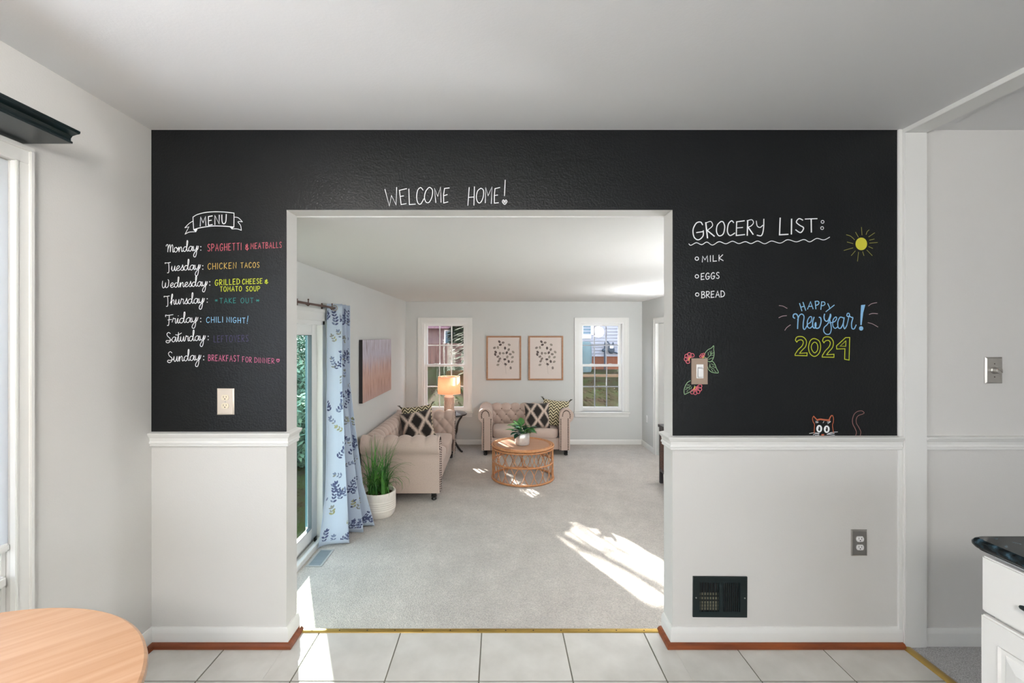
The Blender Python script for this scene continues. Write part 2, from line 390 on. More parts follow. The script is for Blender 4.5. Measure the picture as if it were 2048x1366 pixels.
# ------------------------------------------------------------------ room shell
LX, LF, LC = -1.595, -0.395, 2.053          # living room: left wall, floor level, ceiling level
RX, BY = 2.452, 7.80                        # right wall, back wall
KX, KC = -1.645, 2.437                      # kitchen left wall, ceiling
JL, JR, HZ, D2 = -1.006, 0.821, 2.058, D+0.11
KB = -3.2; KR = 4.4                         # kitchen back and right
# chalkboard wall
b = MB(); b.box(KX, JL, D, D2, 0, KC); b.box(JR, KR, D, D2, 0, KC); b.box(JL, JR, D, D2, HZ, KC)
b.box(JL, JL, D, D2, 0, 0.001) if False else None
wall_front = st(b.build('wall_front', 'paint'))
def PX(x, y, off=0.0): return ((x-VX)/S, D-off, EYE-(y-VY)/S)
# left kitchen wall with the tall window
KW0, KW1 = -1.1, 1.53
wl = st(wall_holes('x', KX-.14, KX, KB, D2, 0, KC, [(KW0, KW1, .0, 2.055)]).build('wall_left', 'paint'))
st(wall_holes('y', KB-.14, KB, KX, KR, 0, KC, [(-.6, 2.6, .9, 2.1)]).build('wall_rear', 'paint'))
st(MB().box(KR, KR+.14, KB, D2, 0, KC).build('wall_right', 'paint'))
st(MB().box(KX-.14, KR+.14, KB-.14, D2, KC, KC+.15).build('ceiling', 'ceil'))
# living room shell
ll = wall_holes('x', LX-.16, LX, D2, BY+.15, LF, LC, [(2.36, 4.215, LF+.03, 1.60)]); st(ll.build('wall_living_left', 'paint2'))
W1, W2 = (-.925, .39), (1.757, .39)
st(wall_holes('y', BY, BY+.15, LX, RX+.15, LF, LC, [(W1[0]-W1[1], W1[0]+W1[1], .165, 1.70), (W2[0]-W2[1], W2[0]+W2[1], .165, 1.70)]).build('wall_back', 'paint2'))
st(wall_holes('x', RX, RX+.15, D2, BY, LF, LC, [(6.2, 7.09, LF, 1.66)]).build('wall_living_right', 'paint2'))
st(MB().box(JR, RX+.15, D2, D2+.002, LF, LC).build('wall_living_front', 'paint2'))
st(MB().box(LX-.2, RX+.2, D2, BY+.2, LC, LC+.5).build('ceiling_living', 'ceil2'))
st(MB().box(LX-.2, RX+.2, D2+.3, BY+.15, LF-.15, LF).build('floor_living', 'carpet'))
st(MB().box(JL-.6, JR+1.6, D2+.004, D2+.29, LF-.15, LF+.197).build('floor_step', 'carpet'))
# kitchen floor: grout bed, tiles, side carpet
st(MB().box(KX-.1, 1.91, KB, D2+.004, -.2, -.003).build('floor', 'grout'))
floor = bpy.data.objects['floor']
T = .3995; g = .0028; xs0 = -.0855
tile_mesh = None; tile_cut = {}
def tile(x0, x1, y0, y1):
    global tile_mesh
    full = abs((x1-x0)-(T-2*g)) < 1e-4 and abs((y1-y0)-(T-2*g)) < 1e-4
    cx, cy = (x0+x1)/2, (y0+y1)/2
    if full and tile_mesh:
        o = bpy.data.objects.new('tile', tile_mesh); sc.collection.objects.link(o)
    else:
        o = MB().box(x0-cx, x1-cx, y0-cy, y1-cy, -.006, 0).build('tile', 'tile', bevel=.0012, segs=1)
        if full: tile_mesh = o.data
    o.location = (cx, cy, random.uniform(-.0003, 0)); o.parent = floor
for i in range(-5, 6):
    for j in range(-4, 2):
        x0 = xs0+i*T+g; x1 = xs0+(i+1)*T-g; y0 = 1.929+j*T+g; y1 = 1.929+(j+1)*T-g
        if y0 < .75: continue
        x0 = max(x0, KX+.002); x1 = min(x1, 1.90)
        segs_ = []
        if y1 > D:                                     # row under the wall line: only the doorway part runs on
            if x1 <= JL or x0 >= JR: segs_ = [(x0, x1, y0, D+.001)]
            else:
                xa, xb = max(x0, JL), min(x1, JR); segs_ = [(xa, xb, y0, D2-.002)]
                if x0 < JL: segs_.append((x0, JL, y0, D+.001))
                if x1 > JR: segs_.append((JR, x1, y0, D+.001))
        else: segs_ = [(x0, x1, y0, y1)]
        for q in segs_:
            if q[1]-q[0] > .02 and q[3]-q[2] > .02: tile(*q)
st(MB().box(1.91, KR, KB, D, -.2, -.001).build('floor_side_carpet', 'carpet2'))

# chalkboard paint: painted areas a hair proud of the wall
def panel(px0, py0, px1, py1):
    a = PX(px0, py0, .0012); c = PX(px1, py1, .0012); return a[0], c[0], c[2], a[2]
b = MB()
for q in ((303, 258, 573, 864), (573, 258, 1345, 420), (1345, 258, 1801, 872)):
    x0, x1, z0, z1 = panel(*q); z1 = min(z1, KC); b.box(x0, x1, D-.0012, D+.002, z0, z1)
b.build('chalkboard_paint', 'chalk', wall_front, label='black chalkboard paint above the rails and over the doorway')

# trims
def rail_prof(z1, z0):
    h = z1-z0; return [(-.002, z1), (.026, z1-.004), (.028, z1-.10*h), (.024, z1-.24*h), (.014, z1-.42*h), (.012, z1-.62*h), (.016, z1-.72*h), (.016, z1-.80*h), (.010, z1-.84*h), (.012, z1-.93*h), (.010, z0), (-.002, z0)]
zl1, zl0 = EYE-(865-VY)/S*.99, EYE-(892-VY)/S
sweep([(KX, D), (JL, D), (JL, D2)], rail_prof(zl1, zl0)).build('trim_1', 'trim', sm=30, kind='structure')
zr1, zr0 = EYE-(873-VY)/S*.99, EYE-(899-VY)/S
sweep([(JR, D2), (JR, D), (1.9, D)], rail_prof(zr1, zr0)).build('trim_2', 'trim', sm=30, kind='structure')
sweep([(2.008, D), (KR, D)], rail_prof(zr1, zr0)).build('trim_3', 'trim', sm=30, kind='structure')
def base_prof(z0, z1, t=.014): return [(-.002, z1), (.006, z1-.001), (.010, z1-.010), (.0135, z1-.022), (t, z1-.026), (t, z0), (-.002, z0)]
def shoe_prof(z0, t=.014, r=.021): return [(t-.002, z0), (t-.002, z0+r*1.05), (t+r*.45, z0+r*.95), (t+r*.85, z0+r*.6), (t+r, z0+.002), (t+r, z0)]
bp = base_prof(0, .088)
sweep([(KX, 1.60), (KX, D), (JL, D), (JL, D2)], bp).build('baseboard_left', 'trim', sm=30, kind='structure')
sweep([(JR, D2), (JR, D), (1.9, D)], bp).build('baseboard_right', 'trim', sm=30, kind='structure')
sweep([(2.008, D), (KR, D)], base_prof(0, .085)).build('baseboard_side', 'trim', sm=30, kind='structure')
sweep([(KX, 1.60), (KX, D), (JL, D), (JL, D2)], shoe_prof(0)).build('trim_4', 'shoe', sm=30, kind='structure')
sweep([(JR, D2), (JR, D), (1.9, D)], shoe_prof(0)).build('trim_5', 'shoe', sm=30, kind='structure')
# post and ceiling board at the right
MB().box(1.902, 2.007, D-.022, D+.001, 0, KC-.02).build('trim_6', 'trim', bevel=.002, kind='structure')
MB().box(1.884, 1.902, D-.010, D+.001, 0, KC).build('trim_7', 'trim', bevel=.002, kind='structure')
MB().box(1.902, 2.007, KB, D, KC-.021, KC+.001).build('trim_8', 'trim', bevel=.0015, kind='structure')
# living room baseboards
lb = base_prof(LF, LF+.082)
sweep([(LX, 4.35), (LX, BY), (RX, BY), (RX, 7.17)], lb).build('baseboard_living', 'trim', sm=30, kind='structure')

# brass strips
bs = MB(); bs.grid([[(JL+.016, y, z), (JR-.016, y, z)] for y, z in ((D2-.024, 0.0), (D2-.020, .004), (D2-.006, .006), (D2+.004, .004), (D2+.006, -.01))])
o = bs.build('threshold_strip', 'brass', sm=60); tag(o, 'long brass edge strip along the doorway between tile and carpet', 'threshold strip')
for k in range(13):
    MB().lathe([(.0035, 0), (.003, .001), (.001, .0015)], JL+.08+k*.137, D2-.012, .0055, 8).build('screw', 'nail', o)
bs = MB(); bs.grid([[(x, KB+.5, z), (x, D-.012, z)] for x, z in ((1.888, .0), (1.893, .005), (1.91, .007), (1.927, .005), (1.932, .0))])
o = bs.build('threshold_strip', 'brass', sm=60); tag(o, 'brass edge strip running from the white post to the speckled carpet', 'threshold strip')

# ------------------------------------------------------------------ tall kitchen window with casing, blind
def frame_x(x0, x1, y0, y1, z0, z1, wdt, bottom=True):
    b = MB(); b.box(x0, x1, y0, y0+wdt, z0, z1); b.box(x0, x1, y1-wdt, y1, z0, z1); b.box(x0, x1, y0+wdt, y1-wdt, z1-wdt, z1)
    if bottom: b.box(x0, x1, y0+wdt, y1-wdt, z0, z0+wdt)
    return b
win_l = empty('window_1', (0, 0, 0), kind='structure')
cb = MB()
for dx, w0, w1 in ((.016, .0, .060), (.024, .046, .0607), (.021, -.001, .010)):
    cb.box(KX, KX+dx, KW1+w0, KW1+w1, 0, 2.055+w0); cb.box(KX, KX+dx, KW0-w1, KW0-w0, 0, 2.055+w0)
    cb.box(KX, KX+dx, KW0-w1, KW1+w1, 2.055+w0, 2.055+w1)
cb.build('casing', 'trim', win_l, bevel=.002)
frame_x(KX-.13, KX-.012, KW0, KW1, 0, 2.055, .018).build('window_frame', 'trim', win_l, bevel=.002)
frame_x(KX-.10, KX-.03, KW0+.018, KW1-.018, .66, 2.037, .05).build('sash', 'vinyl', win_l, bevel=.003)
MB().box(KX-.12, KX+.012, KW0+.018, KW1-.018, .63, .665).build('window_sill', 'trim', win_l, bevel=.006)
MB().box(KX-.10, KX-.03, KW0+.018, KW1-.018, .0, .63).build('apron', 'trim', win_l)
for k in range(24):
    MB().box(KX-.03, KX-.006, KW0+.03+k*.107, KW0+.12+k*.107, .04, .66).build('panel', 'trim', win_l, bevel=.004)
MB().box(KX-.068, KX-.064, KW0+.06, KW1-.06, .70, 1.99).build('pane', 'glass', win_l)
MB().box(KX-.008, KX-.004, KW0+.01, KW1-.002, .765, 2.05).build('blind', 'blind', win_l)
MB().box(KX-.010, KX+.006, KW0+.01, KW1-.002, .742, .768).build('blind_bar', 'trim', win_l, bevel=.005)
# unseen window behind the camera, added for frontal fill light
wr = empty('rear_fill_window', (0, 0, 0), kind='structure')
b = MB(); b.box(-.6, 2.6, KB-.12, KB+.01, .9, .95); b.box(-.6, 2.6, KB-.12, KB+.01, 2.05, 2.1)
for x in (-.6, .45, 1.5, 2.55): b.box(x, x+.05, KB-.12, KB+.01, .95, 2.05)
b.build('window_frame', 'trim', wr)
MB().box(-.55, 2.55, KB-.06, KB-.055, .95, 2.05).build('pane', 'glass', wr)

# invented globe lamps out of view, added to brighten kitchen and living room
lm = emis('fill_globe_emission', (1, .96, .9), 4.0)
def added_fill_lamp(x, y, zc, drop, watts, lab, col=(1, .96, .91)):
    r = empty('added_fill_lamp', (x, y, zc), label=lab, cat='lamp')
    MB().lathe([(.06, 0), (.06, -.02), (.012, -.025), (.012, -drop+.10), (.03, -drop+.10)], seg=24).build('canopy', 'steel', r, sm=40)
    MB().sphere((0, 0, -drop), .11, 24, 16).build('globe', lm, r, sm=60)
    ld = bpy.data.lights.new('fill_glow', 'POINT'); ld.shadow_soft_size = .115; ld.energy = watts; ld.color = col
    lo = bpy.data.objects.new('fill_glow', ld); sc.collection.objects.link(lo); lo.parent = r; lo.location = (0, 0, -drop)
added_fill_lamp(-.1, -.8, KC, .50, KITCHEN_FILL, 'added unseen globe fill lamp behind the camera in the kitchen')
added_fill_lamp(-1.12, .45, KC, .20, 125, 'added unseen globe fill lamp over the breakfast table')
added_fill_lamp(1.75, 3.05, LC, .90, LIVING_FILL*.78, 'added unseen globe fill lamp in the living room, nearest the doorway wall', (.97, .98, 1))  # added fill, hidden behind the doorway wall like the next one
added_fill_lamp(2.2, 5.75, LC, .50, LIVING_FILL*.95, 'added unseen globe fill lamp above the console cabinet', (.97, .98, 1))

# black valance shelf over the window
zt, zb = 2.168, 2.126
prof = [(0, zb), (.172, zb), (.173, zb+.006), (.166, zb+.010), (.166, zb+.018), (.172, zb+.026), (.186, zb+.031), (.196, zb+.033), (.199, zb+.036), (.199, zt), (0, zt)]
o = sweep([(KX, -.9), (KX, 1.572)], prof).build('valance_shelf', 'black_metal', sm=30)
tag(o, 'black moulded valance shelf above the white window casing on the left wall', 'shelf')

# ------------------------------------------------------------------ back windows (double-hung, 3x2 panes per sash)
def dh_window(name, cx):
    r = empty(name, (cx, BY, 0), kind='structure')
    hw, z0, z1 = .39, .165, 1.70
    b = MB()
    for d, a, c in ((.016, -.005, .075), (.024, .055, .0757)):
        b.box(-hw-c, -hw-a, -d, 0, .166, z1+c); b.box(hw+a, hw+c, -d, 0, .166, z1+c); b.box(-hw-a, hw+a, -d, 0, z1+a, z1+c)
    b.build('casing', 'trim', r, bevel=.003)
    MB().box(-hw-.09, hw+.09, -.045, .05, .135, .165).build('window_sill', 'trim', r, bevel=.006)
    MB().box(-hw-.075, hw+.075, -.016, 0, .075, .135).build('apron', 'trim', r, bevel=.003)
    b = MB(); b.box(-hw, -hw+.035, .0, .14, z0, z1); b.box(hw-.035, hw, .0, .14, z0, z1); b.box(-hw+.035, hw-.035, .0, .14, z1-.03, z1); b.box(-hw+.035, hw-.035, .05, .14, z0, z0+.02)
    b.build('window_frame', 'vinyl', r, bevel=.002)
    sw = .045; iw = hw-.035
    for s_, (a0, a1, y) in enumerate(((.185, .975, .045), (.93, 1.67, .085))):
        f = MB(); bt = .055 if s_ == 0 else .035; tp = .04 if s_ == 0 else .035
        f.box(-iw, -iw+sw, y, y+.035, a0, a1); f.box(iw-sw, iw, y, y+.035, a0, a1)
        f.box(-iw+sw, iw-sw, y, y+.035, a0, a0+bt); f.box(-iw+sw, iw-sw, y, y+.035, a1-tp, a1)
        so = f.build('sash', 'vinyl', r, bevel=.003)
        gx0, gx1, gz0, gz1 = -iw+sw, iw-sw, a0+bt, a1-tp
        cw = (gx1-gx0)/3; chh = (gz1-gz0)/2
        for i in range(3):
            for j in range(2):
                MB().box(gx0+i*cw, gx0+(i+1)*cw, y+.016, y+.019, gz0+j*chh, gz0+(j+1)*chh).build('pane', 'glass', so)
        for i in (1, 2): MB().box(gx0+i*cw-.009, gx0+i*cw+.009, y+.010, y+.025, gz0, gz1).build('muntin', 'muntin' if cx > 0 else 'vinyl', so)
        MB().box(gx0, gx1, y+.0095, y+.0255, gz0+chh-.009, gz0+chh+.009).build('muntin', 'muntin' if cx > 0 else 'vinyl', so)
        if s_ == 0:
            for q in (-.16, .16): MB().box(q-.03, q+.03, y-.006, y+.012, a1, a1+.012).build('sash_lock', 'steel', so, bevel=.004)
    return r
dh_window('window_2', W1[0]); dh_window('window_3', W2[0])

# ------------------------------------------------------------------ sliding glass door
sd = empty('door_1', (0, 0, 0), kind='structure')
y0, y1, z0, z1 = 2.36, 4.215, LF+.03, 1.60
b = MB(); b.box(LX-.16, LX-.004, y0, y0+.03, z0, z1); b.box(LX-.16, LX-.004, y1-.09, y1, z0, z1); b.box(LX-.16, LX-.004, y0+.03, y1-.035, z1-.04, z1)
b.build('door_frame', 'vinyl', sd, bevel=.003)
b = MB(); b.box(LX-.16, LX+.012, y0, y1, LF+.0, LF+.035); b.box(LX-.02, LX+.014, y0, y1, LF+.035, LF+.05); b.build('door_sill', 'vinyl', sd, bevel=.003)
MB().box(LX-.07, LX-.055, y0, y1, LF+.035, LF+.055).build('door_track', 'steel', sd)
MB().box(LX-.045, LX-.03, 4.02, 4.06, LF+.036, LF+.075).build('door_stop', 'black', sd, bevel=.006)
for (a, c, x) in ((3.25, 4.125, LX-.075), (2.39, 3.31, LX-.13)):
    f = frame_x(x-.02, x+.02, a, c, LF+.045, 1.585, .115); so = f.build('door_panel', 'vinyl', sd, bevel=.004)
    MB().box(x-.0195, x-.0145, a+.11, c-.11, LF+.15, 1.48).build('pane', 'door_glass', so)
    frame_x(x-.0145, x+.0195, a+.1145, c-.1145, LF+.1595, 1.4705, .004).build('glazing_bead', 'bead', so)
b = MB()
for dx, w0, w1 in ((.016, -.004, .10), (.026, .07, .1007), (.022, .0, .018)):
    b.box(LX, LX+dx, y1+w0, y1+w1, LF, z1+w0); b.box(LX, LX+dx, D2+.003, y1+w1, z1+w0, z1+w1)
b.build('casing', 'trim', sd, bevel=.002)

MB().box(LX-.158, LX-.10, y1-.098, y1-.0905, z0+.1, z1-.1).build('weather_strip', mat('teal_strip', (.10, .20, .22), .5), sd)
# right hand doorway in living room: casing and white door
d2 = empty('door_2', (0, 0, 0), kind='structure')
b = MB()
for dx, w0, w1 in ((.016, -.004, .085), (.024, .06, .0857)):
    b.box(RX-dx, RX, 7.09+w0, 7.09+w1, LF, 1.66+w0); b.box(RX-dx, RX, 6.2-w1, 6.2-w0, LF, 1.66+w0); b.box(RX-dx, RX, 6.2-w1, 7.09+w1, 1.66+w0, 1.66+w1)
b.build('casing', 'trim', d2, bevel=.003)
MB().box(RX+.03, RX+.07, 6.2, 7.09, LF+.01, 1.655).build('door_panel', 'trim', d2, bevel=.003)
b = MB()
for (a, c) in ((6.30, 6.60), (6.69, 6.99)):
    for (e, f_) in ((LF+.2, .45), (.55, 1.5)): b.box(RX+.022, RX+.031, a, c, e, f_)
b.build('door_moulding', 'trim', d2, bevel=.006)

# ------------------------------------------------------------------ wall plates
def rbox_plate(w_, h_, t, inset=.006):
    b = MB(); rows = []
    for (dw, y) in ((0, 0), (0, -t*.35), (inset*.6, -t*.85), (inset, -t)):
        a, c = w_/2-dw, h_/2-dw; rows.append([(-a, y, -c), (a, y, -c), (a, y, c), (-a, y, c)])
    b.grid(rows, closed_u=True); b.poly(rows[-1]); return b
def outlet(px, py, w_, h_, plate_m, face_m, label, loc=None, rz=0):
    p = PX(px, py); r = empty('electrical_outlet', loc or p, rz, label, 'outlet')
    rbox_plate(w_, h_, .006).build('plate', plate_m, r, sm=30)
    for s_ in (1, -1):
        pts = []
        for k in range(24):
            a = 2*PI*k/24; x = .0172*math.cos(a); z = .0172*math.sin(a); z = max(-.0125, min(.0125, z)); pts.append((x, z))
        b = MB(); b.grid([[(x, -.0055, z) for x, z in pts], [(x, -.0095, z) for x, z in pts]], closed_u=True); b.poly([(x, -.0095, z) for x, z in pts])
        rc = b.build('receptacle', face_m, r); rc.location = (0, 0, .0195*s_)
        q = MB(); q.box(-.0075, -.0055, -.0098, -.009, -.001, .0075); q.box(.0055, .0075, -.0098, -.009, 0, .0068)
        q.lathe([(.0026, 0), (.0026, .0008)], 0, 0, 0, 10)
        for i in range(16, len(q.v)): x, y, z = q.v[i]; q.v[i] = (x, -.009-z, y-.0062)
        q.build('slot', 'dark_hole', rc)
    sc_ = MB().lathe([(.003, 0), (.002, .0012)], seg=10); sc_.v = [(x, -.006-z, y) for x, y, z in sc_.v]; sc_.build('screw', 'steel', r)
    return r
outlet(452, 803, .081, .124, 'cream', 'ivory', 'cream double outlet on the chalkboard wall under the written menu')
outlet(1717.5, 1085, .075, .124, 'steel', 'white_plastic', 'steel plated double outlet low on the grey wall above the baseboard')
r = outlet(0, 0, .07, .115, 'white_plastic', 'white_plastic', 'small white outlet on the living room side wall beside the doorway casing', loc=(RX, 7.53, .088), rz=-PI/2)
p = PX(1398.5, 742.5); r = empty('light_switch', p, 0, 'tan plate with a white paddle dimmer switch between the chalk flowers', 'switch')
rbox_plate(.077, .124, .007, .002).build('plate', 'bronze', r)
MB().box(-.0165, .0165, -.009, -.006, -.033, .033).build('switch_frame', 'white_plastic', r, bevel=.0008)
MB().box(-.0115, .0115, -.0115, -.008, -.028, .016).build('paddle', 'white_plastic', r, bevel=.002)
MB().box(-.0115, .0115, -.0105, -.008, .0185, .0205).build('slider', 'muntin', r)
p = PX(1985.5, 740.5); r = empty('dimmer_switch', p, 0, 'steel wall plate with a round knob on the right hand wall', 'switch')
rbox_plate(.081, .124, .008, .006).build('plate', 'steel', r, sm=30)
def facing(b): b.v = [(x, -z, y) for x, y, z in b.v]; return b
k_ = facing(MB().lathe([(.0175, .007), (.0175, .010), (.0145, .012), (.0145, .030), (.013, .032), (.001, .033)], seg=28)).build('knob', 'steel', r, sm=40)
MB().box(-.0015, .0015, -.0345, -.031, -.0135, .0135).build('pointer', 'steel', k_, bevel=.0005).rotation_euler = (0, math.radians(-55), 0)
for s_ in (.031, -.031): facing(MB().lathe([(.003, .007), (.002, .0095)], seg=10)).build('screw', 'nail', r).location = (0, 0, s_)

# black return air grille
gx0, gx1, gz1, gz0 = (1385-VX)/S, (1493-VX)/S, EYE-(1152-VY)/S, EYE-(1233-VY)/S
r = empty('air_vent', ((gx0+gx1)/2, D, (gz0+gz1)/2), label='black metal air vent grille low on the wall right of the doorway', cat='vent'); r.rotation_euler = (0, math.radians(.4), 0)
W_, H_ = (gx1-gx0)/2, (gz1-gz0)/2
b = MB(); b.box(-W_, -W_+.032, -.007, 0, -H_, H_); b.box(W_-.034, W_, -.007, 0, -H_, H_); b.box(-W_+.032, W_-.034, -.007, 0, H_-.028, H_); b.box(-W_+.032, W_-.034, -.007, 0, -H_, -H_+.026); b.box(.004-.009, .004+.009, -.007, 0, -H_+.026, H_-.028)
b.build('frame', 'black_metal', r)
MB().box(-W_+.03, W_-.03, -.0012, .0, -H_+.02, H_-.02).build('backing', 'dark_hole', r)
for s_, (a, c) in enumerate(((-W_+.032, -.005), (.013, W_-.034))):
    n = 7
    for k in range(n+1 if s_ else n):
        x = a+(k+.5)*(c-a)/(n+(1 if s_ else 0)); q = MB().box(-.0018, .0018, -.005, .0, -H_+.026, H_-.028)
        o = q.build('slat', 'black_metal', r); o.location = (x, -.0008, 0)
for k, zz in enumerate((.012, -.008, -.028, -.043, -.058)):
    MB().box(-W_+.034, -.006, -.0022, -.0012, zz-.006, zz+.006).build('duct_vane', 'duct', r)
for x in (-W_+.014, W_-.012): facing(MB().lathe([(.0035, .007), (.003, .009), (.001, .0095)], seg=10)).build('screw', 'steel', r).location = (x, 0, -.004)

# ------------------------------------------------------------------ chalk writing and drawings
def cr_spline(pts, n=6, closed=False):
    P = [Vector((p[0], p[1])) for p in pts]; out = []
    if len(P) < 3: return P
    N_ = len(P)
    for i in range(N_ if closed else N_-1):
        if closed: p0, p1, p2, p3 = P[i-1], P[i], P[(i+1) % N_], P[(i+2) % N_]
        else: p0, p1, p2, p3 = P[max(i-1, 0)], P[i], P[i+1], P[min(i+2, N_-1)]
        for k in range(n):
            t = k/n; out.append(.5*((2*p1)+(-p0+p2)*t+(2*p0-5*p1+4*p2-p3)*t*t+(-p0+3*p1-3*p2+p3)*t**3))
    out.append(P[0] if closed else P[-1]); return out
CHK = [0]
class Chalk:
    def __init__(s): s.b = MB()
    def stroke(s, pts, w=1.5, curve=True, closed=False, taper=False):
        P = cr_spline(pts, 5, closed) if (curve and len(pts) > 2) else [Vector((p[0], p[1])) for p in pts]
        if closed and not curve: P = P+[P[0]]
        h = w/2; n = len(P)
        if n < 2: return
        L_ = []; R_ = []
        for i in range(n):
            a = P[i]-P[max(i-1, 0)]; c = P[min(i+1, n-1)]-P[i]
            a = a.normalized() if a.length > 1e-6 else (c.normalized() if c.length > 1e-6 else Vector((1, 0)))
            c = c.normalized() if c.length > 1e-6 else a
            t = a+c; t = t.normalized() if t.length > .2 else c
            nn = Vector((-t.y, t.x)); k = min(1.6, 1/max(.4, nn.dot(Vector((-c.y, c.x))))) if 0 < i < n-1 else 1
            hw = h
            q = P[i]
            if i == 0: q = q-t*h*.6
            if i == n-1: q = q+t*h*.6
            L_.append(q+nn*hw*k); R_.append(q-nn*hw*k)
        CHK[0] += 1; o0 = .0018+(CHK[0] % 90)*1.2e-5
        off = [o0+i*1.5e-6 for i in range(n)]
        s.b.grid([[PX(p.x, p.y, q_) for p, q_ in zip(L_, off)], [PX(p.x, p.y, q_) for p, q_ in zip(R_, off)]])
    def fill(s, pts):
        s.b.poly([PX(p[0], p[1], .0024) for p in pts])
    def text(s, txt, x0, x1, yb0, yb1, h, w=1.4, font=None, gap=.28):
        font = font or CAPS; adv = []; 
        for ch in txt: adv.append(.45 if ch == ' ' else font[ch][0]+gap)
        tot = sum(adv)-gap; x = 0
        for ch, a in zip(txt, adv):
            if ch != ' ':
                for stt in font[ch][1]:
                    cv, pts = stt[0], stt[1:]
                    q = []
                    for (px, py) in pts:
                        u = (x+px)/tot; q.append((x0+u*(x1-x0), (yb0+(yb1-yb0)*u)-py*h))
                    s.stroke(q, w, cv == 'c')
            x += a
    def done(s, name, m, label): 
        return s.b.build(name, CH[m], wall_front, label=label)
CAPS = {
 'A': (.72, [['l', (0, 0), (.36, 1), (.72, 0)], ['l', (.12, .36), (.62, .38)]]),
 'B': (.6, [['l', (0, 0), (0, 1)], ['c', (-.05, 1), (.4, .98), (.48, .78), (.3, .58), (.05, .53)], ['c', (.05, .53), (.45, .5), (.6, .25), (.4, .04), (-.05, 0)]]),
 'C': (.62, [['c', (.6, .82), (.42, 1), (.12, .85), (0, .5), (.1, .12), (.38, 0), (.62, .2)]]),
 'D': (.66, [['l', (0, 0), (0, 1)], ['c', (-.05, 1), (.4, .92), (.66, .55), (.5, .15), (-.05, 0)]]),
 'E': (.55, [['l', (.55, 1), (0, .97), (0, 0), (.55, .04)], ['l', (0, .5), (.42, .53)]]),
 'F': (.55, [['l', (.55, 1), (0, .97), (0, 0)], ['l', (0, .5), (.4, .53)]]),
 'G': (.7, [['c', (.62, .85), (.42, 1), (.12, .85), (0, .45), (.14, .06), (.42, 0), (.64, .2), (.66, .42)], ['l', (.34, .42), (.72, .45)]]),
 'H': (.62, [['l', (0, 0), (0, 1)], ['l', (.62, 0), (.62, 1)], ['l', (0, .48), (.62, .5)]]),
 'I': (.06, [['l', (.03, 0), (.03, 1)]]),
 'K': (.62, [['l', (0, 0), (0, 1)], ['l', (.55, 1), (.02, .45), (.62, 0)]]),
 'L': (.5, [['l', (0, 1), (0, .02), (.52, .03)]]),
 'M': (.8, [['l', (0, 0), (.06, 1), (.4, .35), (.74, 1), (.8, 0)]]),
 'N': (.62, [['l', (0, 0), (0, 1), (.6, .03), (.62, 1)]]),
 'O': (.72, [['c', (.38, 1), (.1, .82), (0, .45), (.14, .08), (.4, 0), (.64, .2), (.72, .58), (.58, .9), (.34, 1)]]),
 'P': (.56, [['l', (0, 0), (0, 1)], ['c', (-.04, 1), (.4, .97), (.56, .72), (.4, .5), (0, .44)]]),
 'R': (.62, [['l', (0, 0), (0, 1)], ['c', (-.04, 1), (.4, .97), (.54, .75), (.38, .52), (.04, .46)], ['l', (.1, .46), (.62, 0)]]),
 'S': (.55, [['c', (.52, .88), (.3, 1), (.06, .86), (.12, .6), (.4, .45), (.52, .2), (.3, 0), (0, .12)]]),
 'T': (.66, [['l', (0, .97), (.66, 1)], ['l', (.33, 1), (.33, 0)]]),
 'U': (.62, [['c', (0, 1), (.02, .35), (.16, .02), (.42, .02), (.58, .3), (.62, 1)]]),
 'V': (.62, [['l', (0, 1), (.3, 0), (.62, 1)]]),
 'W': (1.0, [['l', (0, 1), (.24, 0), (.48, .72), (.74, 0), (1, 1)]]),
 'Y': (.66, [['l', (0, 1), (.33, .5)], ['l', (.66, 1), (.1, -.1)]]),
 'y': (.6, [['c', (0, 1), (.02, .6), (.22, .42), (.5, .55)], ['c', (.56, 1), (.54, .3), (.4, -.1), (.1, -.08)]]),
 '&': (.34, [['c', (.3, .7), (.02, .75), (.05, .52), (.25, .48), (.0, .4), (.02, .1), (.32, .12), (.36, .3)], ['l', (.2, .95), (.2, -.1)]]),
 '!': (.06, [['l', (.06, 1.25), (.02, .28)], ['l', (0, .06), (.02, .0)]]),
 '*': (.3, [['l', (0, .5), (.3, .5)], ['l', (.05, .3), (.25, .7)], ['l', (.25, .3), (.05, .7)]]),
}
